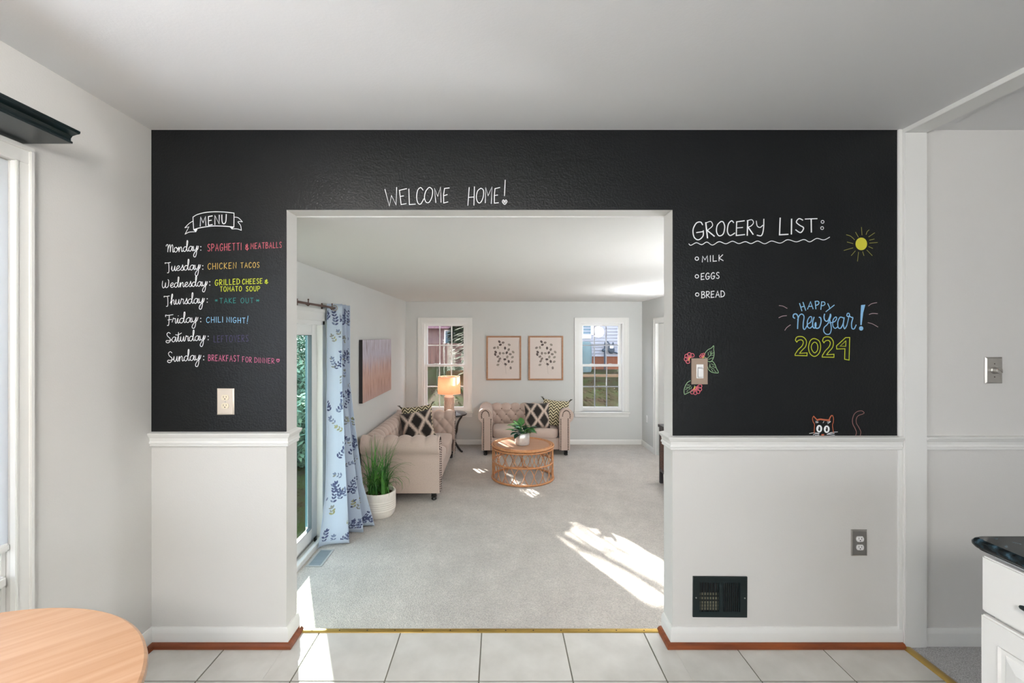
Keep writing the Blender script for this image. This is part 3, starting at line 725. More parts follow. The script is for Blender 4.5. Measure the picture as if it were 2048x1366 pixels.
SCR = {
 'a': (.92, [['c', (.72, .82), (.42, 1.02), (.1, .72), (.04, .28), (.26, 0), (.52, .2), (.72, .95), (.7, .3), (.82, .02), (1.0, .25)]]),
 'd': (1.0, [['c', (.66, .82), (.36, 1.0), (.06, .66), (.04, .24), (.26, 0), (.5, .2), (.72, .95), (.86, 1.7), (.86, 2.15), (.74, 2.2), (.68, 1.6), (.7, .4), (.84, .02), (1.05, .3)]]),
 'e': (.74, [['c', (0, .35), (.36, .5), (.56, .85), (.36, 1.03), (.1, .7), (.08, .25), (.34, 0), (.76, .3)]]),
 'h': (.9, [['c', (0, .3), (.28, 1.2), (.42, 2.0), (.3, 2.15), (.2, 1.5), (.18, 0), (.28, .6), (.5, .98), (.64, .8), (.64, .25), (.76, .02), (.95, .3)]]),
 'i': (.42, [['c', (0, .3), (.18, 1), (.16, .25), (.28, .02), (.46, .3)], ['l', (.22, 1.5), (.26, 1.55)]]),
 'n': (.92, [['c', (-.02, .35), (.12, .98), (.16, .6), (.16, 0), (.24, .6), (.48, 1.0), (.62, .8), (.62, .25), (.74, .02), (.95, .3)]]),
 'o': (.8, [['c', (.5, .98), (.16, .88), (.03, .42), (.24, 0), (.56, .14), (.66, .62), (.46, .96), (.56, .72), (.86, .8)]]),
 'r': (.72, [['c', (0, .3), (.14, .9), (.2, 1.15), (.32, .98), (.52, .98), (.5, .3), (.6, .02), (.78, .3)]]),
 's': (.6, [['c', (0, .3), (.28, .8), (.36, 1.15), (.42, .8), (.5, .3), (.3, 0), (.1, .14)], ['c', (.4, .08), (.5, .1), (.64, .3)]]),
 't': (.58, [['c', (0, .3), (.2, 1.1), (.28, 1.95), (.26, 1), (.24, .25), (.38, .02), (.62, .3)], ['c', (-.25, 1.45), (.2, 1.4), (.8, 1.75)]]),
 'u': (.86, [['c', (.0, .4), (.1, 1), (.08, .35), (.24, .02), (.46, .3), (.62, 1), (.6, .3), (.72, .02), (.9, .3)]]),
 'w': (1.0, [['c', (.0, .6), (.1, 1), (.06, .3), (.24, 0), (.42, .3), (.48, .7), (.5, .25), (.64, 0), (.84, .3), (.86, 1)]]),
 'y': (.9, [['c', (0, .95), (.04, .4), (.22, .08), (.48, .35), (.68, 1), (.62, .1), (.54, -.75), (.34, -1.25), (.08, -1.15), (.06, -.75), (.36, -.15), (.8, .3), (.95, .95)]]),
 'M': (1.35, [['c', (-.1, 1.35), (-.02, 1.6), (.2, 1.65), (.26, 1.2), (.2, .1), (.26, .7), (.52, 1.55), (.66, 1.4), (.66, .1), (.76, 1.0), (1.0, 1.55), (1.14, 1.3), (1.12, .3), (1.24, .02), (1.4, .3)]]),
 'T': (.9, [['c', (-.15, 1.6), (-.18, 1.8), (.2, 1.75), (.75, 1.82)], ['c', (.42, 1.8), (.48, .8), (.44, -.2), (.2, -.3)]]),
 'W': (1.4, [['c', (.0, 1.5), (-.08, .6), (.1, .0), (.4, .25), (.55, 1.1), (.52, .3), (.7, .0), (1.05, .4), (1.12, 1.5), (.98, 1.75)]]),
 'F': (.85, [['c', (-.15, 1.5), (-.15, 1.85), (.2, 1.75), (1.0, 1.85)], ['c', (.42, 1.75), (.38, .8), (.3, -.25), (.1, -.3)], ['c', (.2, .8), (.45, .85), (.8, .85)]]),
 'S': (1.0, [['c', (.75, 1.75), (.45, 2.0), (.15, 1.7), (.3, 1.2), (.7, .75), (.72, .2), (.35, -.15), (.0, .05), (.1, .35), (.5, .3), (1.0, .5)]]),
}
def heart(c, x, y, r, w=1):
    c.stroke([(x, y+r), (x-r, y-r*.2), (x-r*.5, y-r), (x, y-r*.3), (x+r*.5, y-r), (x+r, y-r*.2)], w, closed=True)
def ring(c, x, y, r, w=1.4, rx=None): 
    c.stroke([(x+(rx or r)*math.cos(a*PI/4), y+r*math.sin(a*PI/4)) for a in range(8)], w, closed=True)
# menu banner
c = Chalk()
def k1(x, y): return (300+x*.14648, 400+y*.14648)
c.stroke([k1(*p) for p in ((590, 235), (650, 200), (760, 172), (880, 162), (1010, 165), (1150, 180))], 1.4)
c.stroke([k1(*p) for p in ((1150, 180), (1150, 280), (1148, 370))], 1.4)
c.stroke([k1(*p) for p in ((590, 235), (594, 320), (600, 405))], 1.4)
c.stroke([k1(*p) for p in ((600, 405), (700, 378), (850, 357), (1000, 358), (1148, 370))], 1.6)
c.stroke([k1(*p) for p in ((590, 290), (540, 320), (480, 380))], 1.2); c.stroke([k1(480, 380), k1(535, 368), k1(482, 468)], 1.2, False)
c.stroke([k1(482, 468), k1(540, 440), k1(630, 434)], 1.3); c.stroke([k1(600, 405), k1(630, 434), k1(645, 405)], 1.4, False)
c.fill([k1(605, 404), k1(630, 432), k1(648, 396)]); c.fill([k1(1092, 370), k1(1122, 398), k1(1148, 372)])
c.stroke([k1(*p) for p in ((1150, 235), (1210, 245), (1265, 300))], 1.2); c.stroke([k1(1265, 300), k1(1205, 298), k1(1240, 350), k1(1250, 415)], 1.2)
c.stroke([k1(1250, 415), k1(1190, 395), k1(1120, 396)], 1.2)
c.text('MENU', 401, 453, 452.5, 447, 18, 1.7, gap=.36)
c.done('chalk_banner', 'white', 'white chalk ribbon banner reading MENU')
c = Chalk()
for txt, x0, x1, yb, hh, cx, cy in (('Monday', 334, 397, 505.5, 10.5, 402, 497), ('Tuesday', 333, 401, 543, 10.5, 406, 535), ('Wednesday', 326, 415, 576, 10, 420, 567), ('Thursday', 331, 409, 610, 10.5, 415, 601), ('Friday', 334, 396, 648, 10.5, 402, 640), ('Saturday', 333, 411, 684.5, 10.5, 417, 676), ('Sunday', 336, 402, 724, 11, 408, 716)):
    c.text(txt, x0, x1, yb, yb-4, hh*.92, 1.25, SCR, gap=0)
    for dy in (-3.4, 3.4): c.stroke([(cx-.3, cy+dy), (cx+.5, cy+dy)], 1.7, False)
c.done('chalk_lettering', 'white', 'white cursive chalk names of the seven days')
for lines, col, lab in ((((('SPAGHETTI', 416, 483, 502.5, 500, 14), ('&', 492, 497, 500, 500, 13), ('MEATBALLS', 502, 563.5, 498, 495.5, 11.5))), 'pink', 'pink chalk words SPAGHETTI & MEATBALLS'),
                        ((('CHICKEN', 416.5, 473, 539, 537, 12), ('TACOS', 482, 519, 536, 535, 10.5)), 'orange', 'orange chalk words CHICKEN TACOS'),
                        ((('GRILLED', 431, 480, 571, 568.5, 11), ('CHEESE', 485.5, 525, 568.5, 567, 10), ('&', 531, 536, 567.5, 567, 9), ('TOMATO', 441, 484, 583, 582, 9.5), ('SOUP', 493, 520, 582.5, 582, 9.5)), 'lime', 'yellow chalk words GRILLED CHEESE & TOMATO SOUP'),
                        ((('*', 430.5, 435.5, 606, 606, 10), ('TAKE', 440, 472, 606.5, 606, 10), ('OUT', 482, 507, 606, 606, 10), ('*', 512.5, 519, 606, 606, 10)), 'teal', 'dark teal chalk words TAKE OUT'),
                        ((('CHILI', 413.5, 446, 645.5, 644.5, 11), ('NIGHT', 454, 491, 644.5, 646.5, 10.5), ('!', 494.5, 496.5, 647, 647, 12)), 'blue', 'light blue chalk words CHILI NIGHT!'),
                        ((('LEFTOVERS', 428.5, 497, 684.5, 683, 13),), 'purple', 'faint purple chalk word LEFTOVERS'),
                        ((('BREAKFAST', 417.5, 479.5, 721.5, 723, 12), ('FOR', 485.5, 504, 723.5, 725, 10.5), ('DINNER', 510, 549, 725, 727, 10)), 'rose', 'rose chalk words BREAKFAST FOR DINNER and a heart')):
    c = Chalk()
    for q in lines: c.text(*q, 1.0 if col != 'lime' else 1.25, gap=.38)
    if col == 'rose': heart(c, 556.5, 721, 3, 1.2)
    c.done('chalk_lettering', col, lab)
# welcome home
c = Chalk()
def k2(x, y): return (740+x*.15625, 340+y*.15625)
for pts, cv in ((((193, 250), (250, 465), (276, 328), (336, 450), (343, 225)), 0), (((378, 262), (400, 444)), 0), (((378, 262), (470, 240)), 0), (((385, 340), (432, 333)), 0), (((400, 444), (465, 432)), 0),
    (((498, 245), (505, 444), (582, 438)), 0), (((680, 260), (650, 226), (612, 260), (598, 350), (615, 425), (650, 436), (690, 370)), 1),
    (((750, 228), (712, 280), (698, 360), (722, 415), (760, 412), (795, 340), (800, 260), (770, 226), (750, 228)), 1), (((843, 420), (826, 235), (868, 340), (904, 220), (910, 415)), 0),
    (((1015, 231), (955, 237), (942, 320), (944, 424), (998, 410)), 0), (((948, 330), (990, 316)), 0),
    (((1270, 225), (1253, 455)), 0), (((1337, 215), (1330, 452)), 0), (((1262, 352), (1334, 346)), 0), (((1420, 234), (1378, 270), (1362, 350), (1380, 412), (1415, 418), (1448, 350), (1452, 262), (1420, 234)), 1),
    (((1476, 422), (1480, 225), (1512, 330), (1562, 218), (1552, 432)), 0), (((1662, 226), (1600, 240), (1592, 330), (1592, 426), (1645, 420)), 0), (((1596, 328), (1634, 322)), 0), (((1731, 130), (1721, 332)), 0)):
    c.stroke([k2(*p) for p in pts], 1.5, bool(cv))
heart(c, 1009.3, 404.5, 4.6, 1.3); heart(c, 1009.3, 404, 2, 1)
c.done('chalk_lettering', 'white', 'white chalk words WELCOME HOME! over the doorway')
# grocery list
c = Chalk()
def k3(x, y): return (1360+x*.21484, 410+y*.21484)
for pts, cv, w_ in ((((208, 185), (190, 160), (150, 170), (120, 230), (130, 300), (170, 325), (212, 290), (215, 240)), 1, 2.6), (((152, 258), (216, 248)), 0, 2.4),
    (((238, 165), (254, 308)), 0, 3.2), (((238, 168), (285, 155), (300, 195), (248, 240)), 1, 2), (((255, 240), (318, 292)), 0, 3),
    (((378, 155), (345, 190), (338, 250), (362, 288), (400, 270), (414, 205), (400, 160), (378, 155)), 1, 2.6), (((497, 165), (478, 148), (448, 180), (440, 250), (465, 285), (508, 262)), 1, 2.6),
    (((597, 148), (525, 158), (522, 285), (600, 276)), 0, 2.6), (((522, 215), (582, 210)), 0, 2), (((628, 145), (624, 283)), 0, 3), (((622, 148), (665, 138), (682, 165), (660, 195), (628, 208)), 1, 2), (((632, 208), (678, 274)), 0, 3),
    (((708, 150), (716, 195), (742, 210), (768, 190)), 1, 2.2), (((778, 133), (774, 230), (755, 285), (715, 282)), 1, 2.6),
    (((930, 122), (924, 278), (1004, 274)), 0, 3), (((1036, 132), (1034, 272)), 0, 3), (((1140, 142), (1105, 128), (1080, 160), (1112, 190), (1148, 215), (1120, 258), (1074, 232)), 1, 2.6),
    (((1162, 132), (1274, 128)), 0, 2.4), (((1218, 130), (1220, 254)), 0, 3)):
    c.stroke([k3(*p) for p in pts], w_*.8, bool(cv))
for q in ((1324, 158), (1320, 216)): x, y = k3(*q); ring(c, x, y, 2.9, 1.3)
wv = [(80, 362), (100, 376), (150, 352), (200, 370), (248, 346), (300, 374), (362, 342), (425, 362), (486, 338), (545, 360), (606, 342), (660, 360), (720, 336), (785, 362), (850, 336), (930, 356), (1000, 324), (1080, 344), (1150, 322), (1205, 344), (1270, 312), (1335, 326), (1390, 300)]
c.stroke([k3(*p) for p in wv], 1.5)
for q in ((155, 500), (155, 665), (158, 834)): x, y = k3(*q); ring(c, x, y, 3.4, 1.5)
c.text('MILK', 1404, 1446, 524.5, 521.5, 12, 1.5, gap=.36); c.text('EGGS', 1402, 1438, 559.5, 557, 12.5, 1.5, gap=.3); c.text('BREAD', 1403, 1448.5, 596, 594, 12.5, 1.5, gap=.28)
c.done('chalk_lettering', 'white', 'white chalk GROCERY LIST: with milk, eggs and bread')
# sun
c = Chalk(); c.fill([(1721.8+11.6*math.cos(a*PI/14), 488+12.6*math.sin(a*PI/14)) for a in range(28)]); c.done('chalk_sun', 'yellow', 'filled yellow chalk sun disc')
c = Chalk()
for pts in (((1685, 208), (1690, 280)), ((1756, 233), (1738, 250), (1728, 276)), ((1808, 260), (1752, 298)), ((1804, 318), (1760, 328)), ((1834, 350), (1760, 356)), ((1790, 405), (1752, 388)), ((1785, 472), (1735, 420)), ((1708, 472), (1696, 435)), ((1648, 524), (1658, 440)), ((1590, 472), (1628, 428)), ((1522, 424), (1606, 400)), ((1552, 346), (1606, 360)), ((1545, 278), (1585, 292), (1620, 324)), ((1630, 255), (1656, 300))):
    c.stroke([k3(*p) for p in pts], 1.2)
c.done('chalk_sun', 'dimlime', 'thin yellow chalk sun rays')
# happy new year
def k4(x, y): return (1540+x*.12695, 580+y*.12695)
c = Chalk()
for pts, cv, w_ in ((((460, 212), (496, 330)), 0, 1.7), (((514, 195), (556, 322)), 0, 1.7), (((480, 272), (534, 255)), 0, 1.7), (((585, 302), (632, 185), (672, 298)), 0, 1.7), (((602, 262), (658, 256)), 0, 1.6),
    (((705, 178), (716, 298)), 0, 1.7), (((705, 180), (750, 178), (765, 208), (742, 235), (712, 240)), 1, 1.7), (((806, 188), (794, 308)), 0, 1.7), (((806, 188), (850, 190), (862, 222), (836, 245), (802, 246)), 1, 1.7), (((905, 215), (928, 262), (936, 290)), 0, 1.7), (((1008, 238), (876, 342)), 0, 1.7)):
    c.stroke([k4(*p) for p in pts], w_, bool(cv))
c.done('chalk_lettering', 'blue', 'light blue chalk word HAPPY')
c = Chalk()
for pts, w_ in ((((385, 445), (362, 425), (370, 385), (412, 380), (438, 430), (434, 520), (430, 608)), 2.2), (((432, 470), (460, 400), (500, 380), (532, 420), (520, 520), (520, 600), (545, 618), (580, 560)), 2.0),
    (((580, 545), (640, 500), (652, 430), (620, 425), (585, 490), (590, 580), (630, 600), (668, 560)), 1.8), (((690, 430), (668, 500), (672, 580), (700, 600), (720, 560), (716, 515), (704, 545), (720, 600), (770, 590), (800, 500), (792, 440), (770, 430)), 2.2),
    (((855, 380), (846, 430), (862, 480), (900, 490), (930, 440), (948, 380)), 2.2), (((948, 380), (955, 410), (930, 480), (900, 540), (850, 590), (842, 650), (880, 695), (935, 690), (960, 620), (950, 520), (925, 440)), 1.8),
    (((930, 520), (1010, 500), (1045, 450), (1030, 425), (990, 470), (985, 560), (1020, 605), (1060, 580)), 1.8), (((1150, 440), (1100, 430), (1065, 500), (1070, 590), (1110, 600), (1150, 520), (1165, 430), (1150, 540), (1170, 610), (1205, 560)), 2.0),
    (((1205, 400), (1215, 370), (1240, 370), (1248, 400), (1225, 420), (1205, 405)), 1.8), (((1240, 405), (1275, 430), (1300, 440), (1280, 520), (1285, 600), (1320, 612), (1352, 550)), 2.0), (((1205, 560), (1225, 480), (1240, 415)), 1.6)):
    c.stroke([k4(*p) for p in pts], w_)
c.fill([k4(*p) for p in ((1428, 238), (1495, 232), (1462, 360), (1438, 552), (1416, 552), (1420, 380))])
x, y = k4(1430, 605); c.fill([(x+4.3*math.cos(a*PI/8), y+4.4*math.sin(a*PI/8)) for a in range(16)])
c.done('chalk_lettering', 'skyblue', 'blue chalk script New Year!')
c = Chalk()
for pts in (((140, 245), (200, 255), (266, 290)), ((135, 438), (190, 412), (258, 405)), ((230, 635), (262, 590), (318, 550)), ((1545, 252), (1600, 215), (1678, 200)), ((1556, 385), (1610, 370), (1690, 374)), ((1538, 514), (1610, 535), (1694, 582))):
    c.stroke([k4(*p) for p in pts], 1.3)
c.done('chalk_lettering', 'dimpink', 'pale pink chalk dashes beside the New Year greeting')
c = Chalk()
two = ((395, 790), (415, 745), (470, 732), (530, 748), (570, 810), (555, 890), (500, 950), (460, 998), (580, 990), (578, 1036), (390, 1032), (392, 1010), (440, 940), (500, 880), (520, 820), (490, 785), (440, 795), (418, 822))
for f_ in (lambda p: p, lambda p: (p[0]*.98+435, p[1]*1.06-38)):
    c.stroke([k4(*f_(p)) for p in two[:8]], 1.5); c.stroke([k4(*f_(p)) for p in two[7:12]], 1.5, False); c.stroke([k4(*f_(p)) for p in two[11:]], 1.5); c.stroke([k4(*f_(two[-1])), k4(*f_(two[0]))], 1.5, False)
c.stroke([k4(*p) for p in ((690, 765), (630, 800), (602, 900), (625, 1000), (695, 1046), (765, 1000), (793, 900), (770, 805))], 1.5, True, True)
c.stroke([k4(*p) for p in ((694, 822), (655, 860), (646, 910), (665, 960), (700, 990), (738, 955), (748, 900), (735, 845))], 1.4, True, True)
c.stroke([k4(*p) for p in ((1185, 750), (1250, 748), (1240, 1104), (1170, 1090), (1175, 925), (1045, 930), (1042, 880))], 1.5, False, True)
c.stroke([k4(*p) for p in ((1190, 800), (1100, 884), (1188, 886))], 1.3, False, True)
c.done('chalk_lettering', 'lime', 'outlined yellow chalk numerals 2024')
# flowers round the switch
def k5(x, y): return (1340+x*.08783, 680+y*.08783)
c = Chalk()
for pts in (((845, 415), (780, 390), (785, 320), (850, 230), (940, 180), (990, 130), (990, 220), (1000, 300), (985, 400), (930, 490), (850, 480)), ((850, 600), (880, 680), (960, 735), (1095, 745), (1050, 640), (1020, 560), (960, 485), (890, 500)),
            ((465, 925), (390, 970), (330, 1080), (315, 1180), (330, 1240)), ((330, 1240), (400, 1205), (490, 1160), (550, 1080), (555, 1040))):
    c.stroke([k5(*p) for p in pts], 1.2)
for pts in (((850, 410), (920, 340), (945, 250)), ((905, 250), (915, 310)), ((865, 280), (868, 350)), ((925, 320), (985, 290)), ((900, 350), (980, 345)), ((870, 440), (970, 405)), ((900, 540), (920, 610), (1000, 665)), ((935, 540), (1000, 575)), ((890, 580), (905, 640)), ((935, 660), (970, 710)), ((960, 600), (1030, 625)), ((1000, 690), (1045, 730)),
            ((345, 1130), (400, 1090), (470, 1040)), ((385, 1020), (440, 1025)), ((360, 1080), (400, 1070)), ((430, 1130), (445, 1085)), ((470, 1120), (485, 1070)), ((380, 1180), (405, 1140))):
    c.stroke([k5(*p) for p in pts], .9)
c.done('chalk_leaf', 'green', 'pale green chalk leaves around the switch')
c = Chalk()
def petals(cx, cy, r0, r1, a0, a1, n):
    for k in range(n):
        a = math.radians(a0+(a1-a0)*(k+.5)/n); da = math.radians((a1-a0)/n*.52)
        P = [k5(cx+r0*math.cos(a-da*.4), cy+r0*math.sin(a-da*.4)), k5(cx+r1*.8*math.cos(a-da), cy+r1*.8*math.sin(a-da)), k5(cx+r1*math.cos(a), cy+r1*math.sin(a)), k5(cx+r1*.8*math.cos(a+da), cy+r1*.8*math.sin(a+da)), k5(cx+r0*math.cos(a+da*.4), cy+r0*math.sin(a+da*.4))]
        c.stroke(P, 1.3); c.stroke([k5(cx+r0*math.cos(a), cy+r0*math.sin(a)), k5(cx+r1*.6*math.cos(a), cy+r1*.6*math.sin(a))], 1.0)
petals(445, 415, 25, 130, 95, 335, 5); petals(760, 400, 20, 100, 185, 290, 3); petals(560, 1080, 30, 165, -30, 135, 5)
c.done('chalk_flower', 'pink', 'pink chalk flowers around the switch')
c = Chalk()
for x, y in ((445, 420), (755, 400), (560, 1085)): c.stroke([k5(x-15, y+10), k5(x+10, y-20)], 2.2, False); c.stroke([k5(x, y), k5(x-30, y+45)], 1.5, False)
c.done('chalk_flower', 'orange', 'orange chalk flower centres')
# cat
def k6(x, y): return (1600+x*.10742, 800+y*.10742)
c = Chalk()
for pts, w_ in ((((245, 300), (225, 340), (235, 400), (262, 450), (258, 540), (256, 618)), 1.3), (((600, 290), (615, 340), (612, 410), (596, 460), (605, 540), (615, 608)), 1.3), (((245, 300), (320, 380)), 2.2), (((600, 290), (570, 295), (530, 370)), 2.2)):
    c.stroke([k6(*p) for p in pts], w_)
c.stroke([k6(*p) for p in ((315, 372), (370, 358), (430, 366), (480, 372), (545, 378))], 3.2)
c.fill([k6(*p) for p in ((385, 640), (425, 630), (450, 642), (425, 665), (400, 665))])
c.done('chalk_cat', 'rust', 'orange chalk outline of a peeking cat head')
c = Chalk()
for x, y in ((352, 533), (491, 542)):
    c.b.grid([[PX(*k6(x+q*rx*math.cos(a*PI/10), y+q*ry*math.sin(a*PI/10)), .0024) for a in range(20)] for q, rx, ry in ((1, 55, 70), (1, 20, 42))], closed_u=True)
    c.stroke([k6(x-8, y-25), k6(x-10, y-5)], .7, False)
for pts in (((170, 622), (250, 610), (355, 618)), ((240, 648), (290, 625), (350, 632)), ((275, 655), (350, 652)), ((495, 638), (570, 605), (695, 592)), ((510, 645), (560, 622), (635, 622)), ((540, 640), (640, 655)), ((285, 395), (335, 408)), ((285, 420), (330, 420)), ((440, 395), (425, 425)), ((500, 412), (565, 398)), ((510, 440), (560, 405))):
    c.stroke([k6(*p) for p in pts], .9)
c.done('chalk_cat', 'white', 'white chalk eyes and whiskers of the cat')
c = Chalk()
c.stroke([k6(*p) for p in ((1030, 660), (1045, 600), (1020, 530), (980, 450), (970, 370), (1000, 270), (1060, 215), (1140, 200), (1188, 235), (1160, 260), (1080, 290), (1042, 350), (1045, 430), (1090, 510), (1125, 590), (1115, 660))], 1.2)
c.done('chalk_cat', 'dimrust', 'dull pink chalk outline of the cat tail')

# ------------------------------------------------------------------ kitchen counter and cabinet
cabx = 1.315
r = empty('base_cabinet', (cabx, 1.24, 0), label='white raised panel base cabinet with a drawer under the dark countertop', cat='cabinet')
def lb_(b): b.v = [(x-cabx, y-1.24, z) for x, y, z in b.v]; return b
lb_(MB().box(cabx+.02, 1.86, -.9, 1.225, .0, .882)).build('carcass', 'cabinet', r)
dr = lb_(MB().box(cabx, cabx+.019, .78, 1.241, .715, .865)).build('drawer', 'cabinet', r, bevel=.004)
hb = MB().tube([(cabx+.0, 1.10, .79), (cabx-.022, 1.125, .79), (cabx-.027, 1.09, .79), (cabx-.027, .94, .79), (cabx-.022, .91, .79), (cabx, .93, .79)], .006, 8); lb_(hb).build('handle', 'black_metal', dr, sm=50)
dd = lb_(MB().box(cabx, cabx+.019, .78, 1.245, .09, .705)).build('door', 'cabinet', r, bevel=.005)
# raised panel with stepped moulding
def panel_ring(y0, y1, z0, z1):
    rows = []
    for ins, d in ((0, .0005), (.004, .006), (.014, .006), (.020, .001), (.045, -.004), (.046, -.004)):
        rows.append([(cabx+d, y0+ins, z0+ins), (cabx+d, y1-ins, z0+ins), (cabx+d, y1-ins, z1-ins), (cabx+d, y0+ins, z1-ins)])
    b = MB(); b.grid([[(x-.0062, y, z) for x, y, z in q] for q in rows], closed_u=True); b.poly([(x-.0062, y, z) for x, y, z in rows[-1]]); return b
lb_(panel_ring(.84, 1.195, .15, .648)).build('raised_panel', 'cabinet', dd)
d3 = lb_(MB().box(cabx, cabx+.019, .30, .775, .09, .705)).build('door', 'cabinet', r, bevel=.005)
lb_(MB().box(cabx, cabx+.019, .30, .775, .715, .865)).build('drawer', 'cabinet', r, bevel=.004)
prof = []
ct = MB(); rows = []
for y_ in (0,):
    pass
e = [(0, .884), (-.0, .886), (-.006, .889), (-.010, .896), (-.010, .903), (-.006, .910), (0, .914)]
x0c, x1c, y0c, y1c = 1.300, 1.87, -.95, 1.245
for dx, z in e:
    rr = .022; a = []; X0 = x0c+dx; Y1 = y1c-dx
    a.append((x1c, y0c, z)); a.append((x1c, Y1, z))
    for k in range(7):
        t = PI/2+k/6*PI/2; a.append((X0+rr+rr*math.cos(t), Y1-rr+rr*math.sin(t), z))
    a.append((X0, y0c, z)); rows.append(a)
ct.grid(rows, closed_u=True); ct.poly(rows[0][::-1]); ct.poly(rows[-1])
o = ct.build('countertop', 'granite', sm=40); tag(o, 'polished dark granite countertop with a rounded corner on the white cabinet', 'countertop')

# ------------------------------------------------------------------ breakfast table
r = empty('round_table', (-1.148, .745, 0), label='round light wood breakfast table at the lower left corner', cat='table')
R_ = .455
MB().lathe([(R_-.012, .722), (R_-.003, .727), (R_, .736), (R_-.002, .746), (R_-.008, .750), (.001, .750)], seg=96).build('tabletop', 'beech', r, sm=30)
MB().lathe([(.12, .70), (.12, .722)], seg=32).build('mount', 'blackwood', r); MB().lathe([(.03, .03), (.03, .70)], seg=24).build('pedestal', 'blackwood', r, sm=40); MB().lathe([(.24, 0), (.24, .012), (.05, .035)], seg=40).build('foot', 'blackwood', r, sm=30)

# ------------------------------------------------------------------ chesterfield sofas
def tuft(u, v, a, bb, H):
    p = u/a+v/bb; q = u/a-v/bb
    return H*((abs(math.sin(PI*p))*abs(math.sin(PI*q)))**.55)
def roll_profile(h, r, body, n_arc=14):
    """(offset from inner face outwards, z): inner face up, over the roll, down the outer face"""
    pts = []; zc = h-r
    for k in range(9): pts.append((0, .30+(zc-.30)*k/8))
    for k in range(1, n_arc+1):
        a = k/n_arc*math.radians(232); pts.append((r-r*math.cos(a), zc+r*math.sin(a)))
    ox, oz = pts[-1]
    pts.append((body, oz-.012))
    for k in range(1, 5): pts.append((body, oz-.012+(.09-oz+.012)*k/4))
    return pts
def rolled(length, h, r, body, H=.018, a=.16, tufted=True, step=.0125, phase=0):
    """sweep along +y 0..length, inner face at x=0 facing +x, outwards is -x"""
    pr = roll_profile(h, r, body); zc = h-r
    # refine the profile
    P = []; 
    for i in range(len(pr)-1):
        m = 4 if i < 8 else 2
        for k in range(m): t = k/m; P.append((pr[i][0]*(1-t)+pr[i+1][0]*t, pr[i][1]*(1-t)+pr[i+1][1]*t, i))
    P.append((*pr[-1], 99))
    n = max(2, int(length/step)); rows = []
    ar = [0]
    for i in range(1, len(P)): ar.append(ar[-1]+math.hypot(P[i][0]-P[i-1][0], P[i][1]-P[i-1][1]))
    v0 = None
    for j in range(n+1):
        y = length*j/n; row = []
        for i, (ox, z, seg) in enumerate(P):
            i0, i1 = max(i-1, 0), min(i+1, len(P)-1)
            tx, tz = P[i1][0]-P[i0][0], P[i1][1]-P[i0][1]; L_ = math.hypot(tx, tz) or 1
            nx, nz = -tz/L_, tx/L_          # in (outward offset, z): inner side normal
            disp = 0
            if tufted:
                vtop = zc+.02
                if seg < 8 and z <= vtop: disp = tuft(y+phase, z-vtop, a, a*1.35*.9, H)-H
                elif seg <= 8+11:
                    d = (H*(abs(math.sin(PI*(y+phase)/a))**.6)-H)*1.0
                    f = 1-max(0, (seg-8-7))/4; disp = d*max(0, min(1, f))
                e_ = min(y, length-y)/.03
                if e_ < 1: disp *= e_
            row.append((-(ox+nx*0)+(-nx)*disp*1.0, y, z+nz*disp))
        rows.append(row)
    b = MB(); b.grid(rows); b.pr = pr; return b
def cushion(w_, d, h, puff=.02, n=14):
    """box cushion centred in x,y, bottom at z=0"""
    b = MB(); rt = []; rb = []
    def g(u): return (1-abs(u)**5)
    rows = []
    pw = 7
    N_ = 40; prof = [(.97, 0), (1, .018), (1, h-.03), (.985, h-.012), (.95, h), (.7, h+puff*.6), (.35, h+puff), (.01, h+puff*1.05)]
    for s_, z in prof:
        row = []
        for k in range(N_):
            t = 2*PI*k/N_; c_, s2 = math.cos(t), math.sin(t)
            x = math.copysign(abs(c_)**(2/pw), c_)*w_/2*s_; y = math.copysign(abs(s2)**(2/pw), s2)*d/2*s_; row.append((x, y, z))
        rows.append(row)
    b.grid(rows, closed_u=True); b.poly(rows[0][::-1]); b.poly(rows[-1]); return b
foot_prof = [(.022, 0), (.030, .008), (.030, .022), (.024, .030), (.032, .038), (.032, .052), (.024, .060), (.036, .072), (.036, .095)]
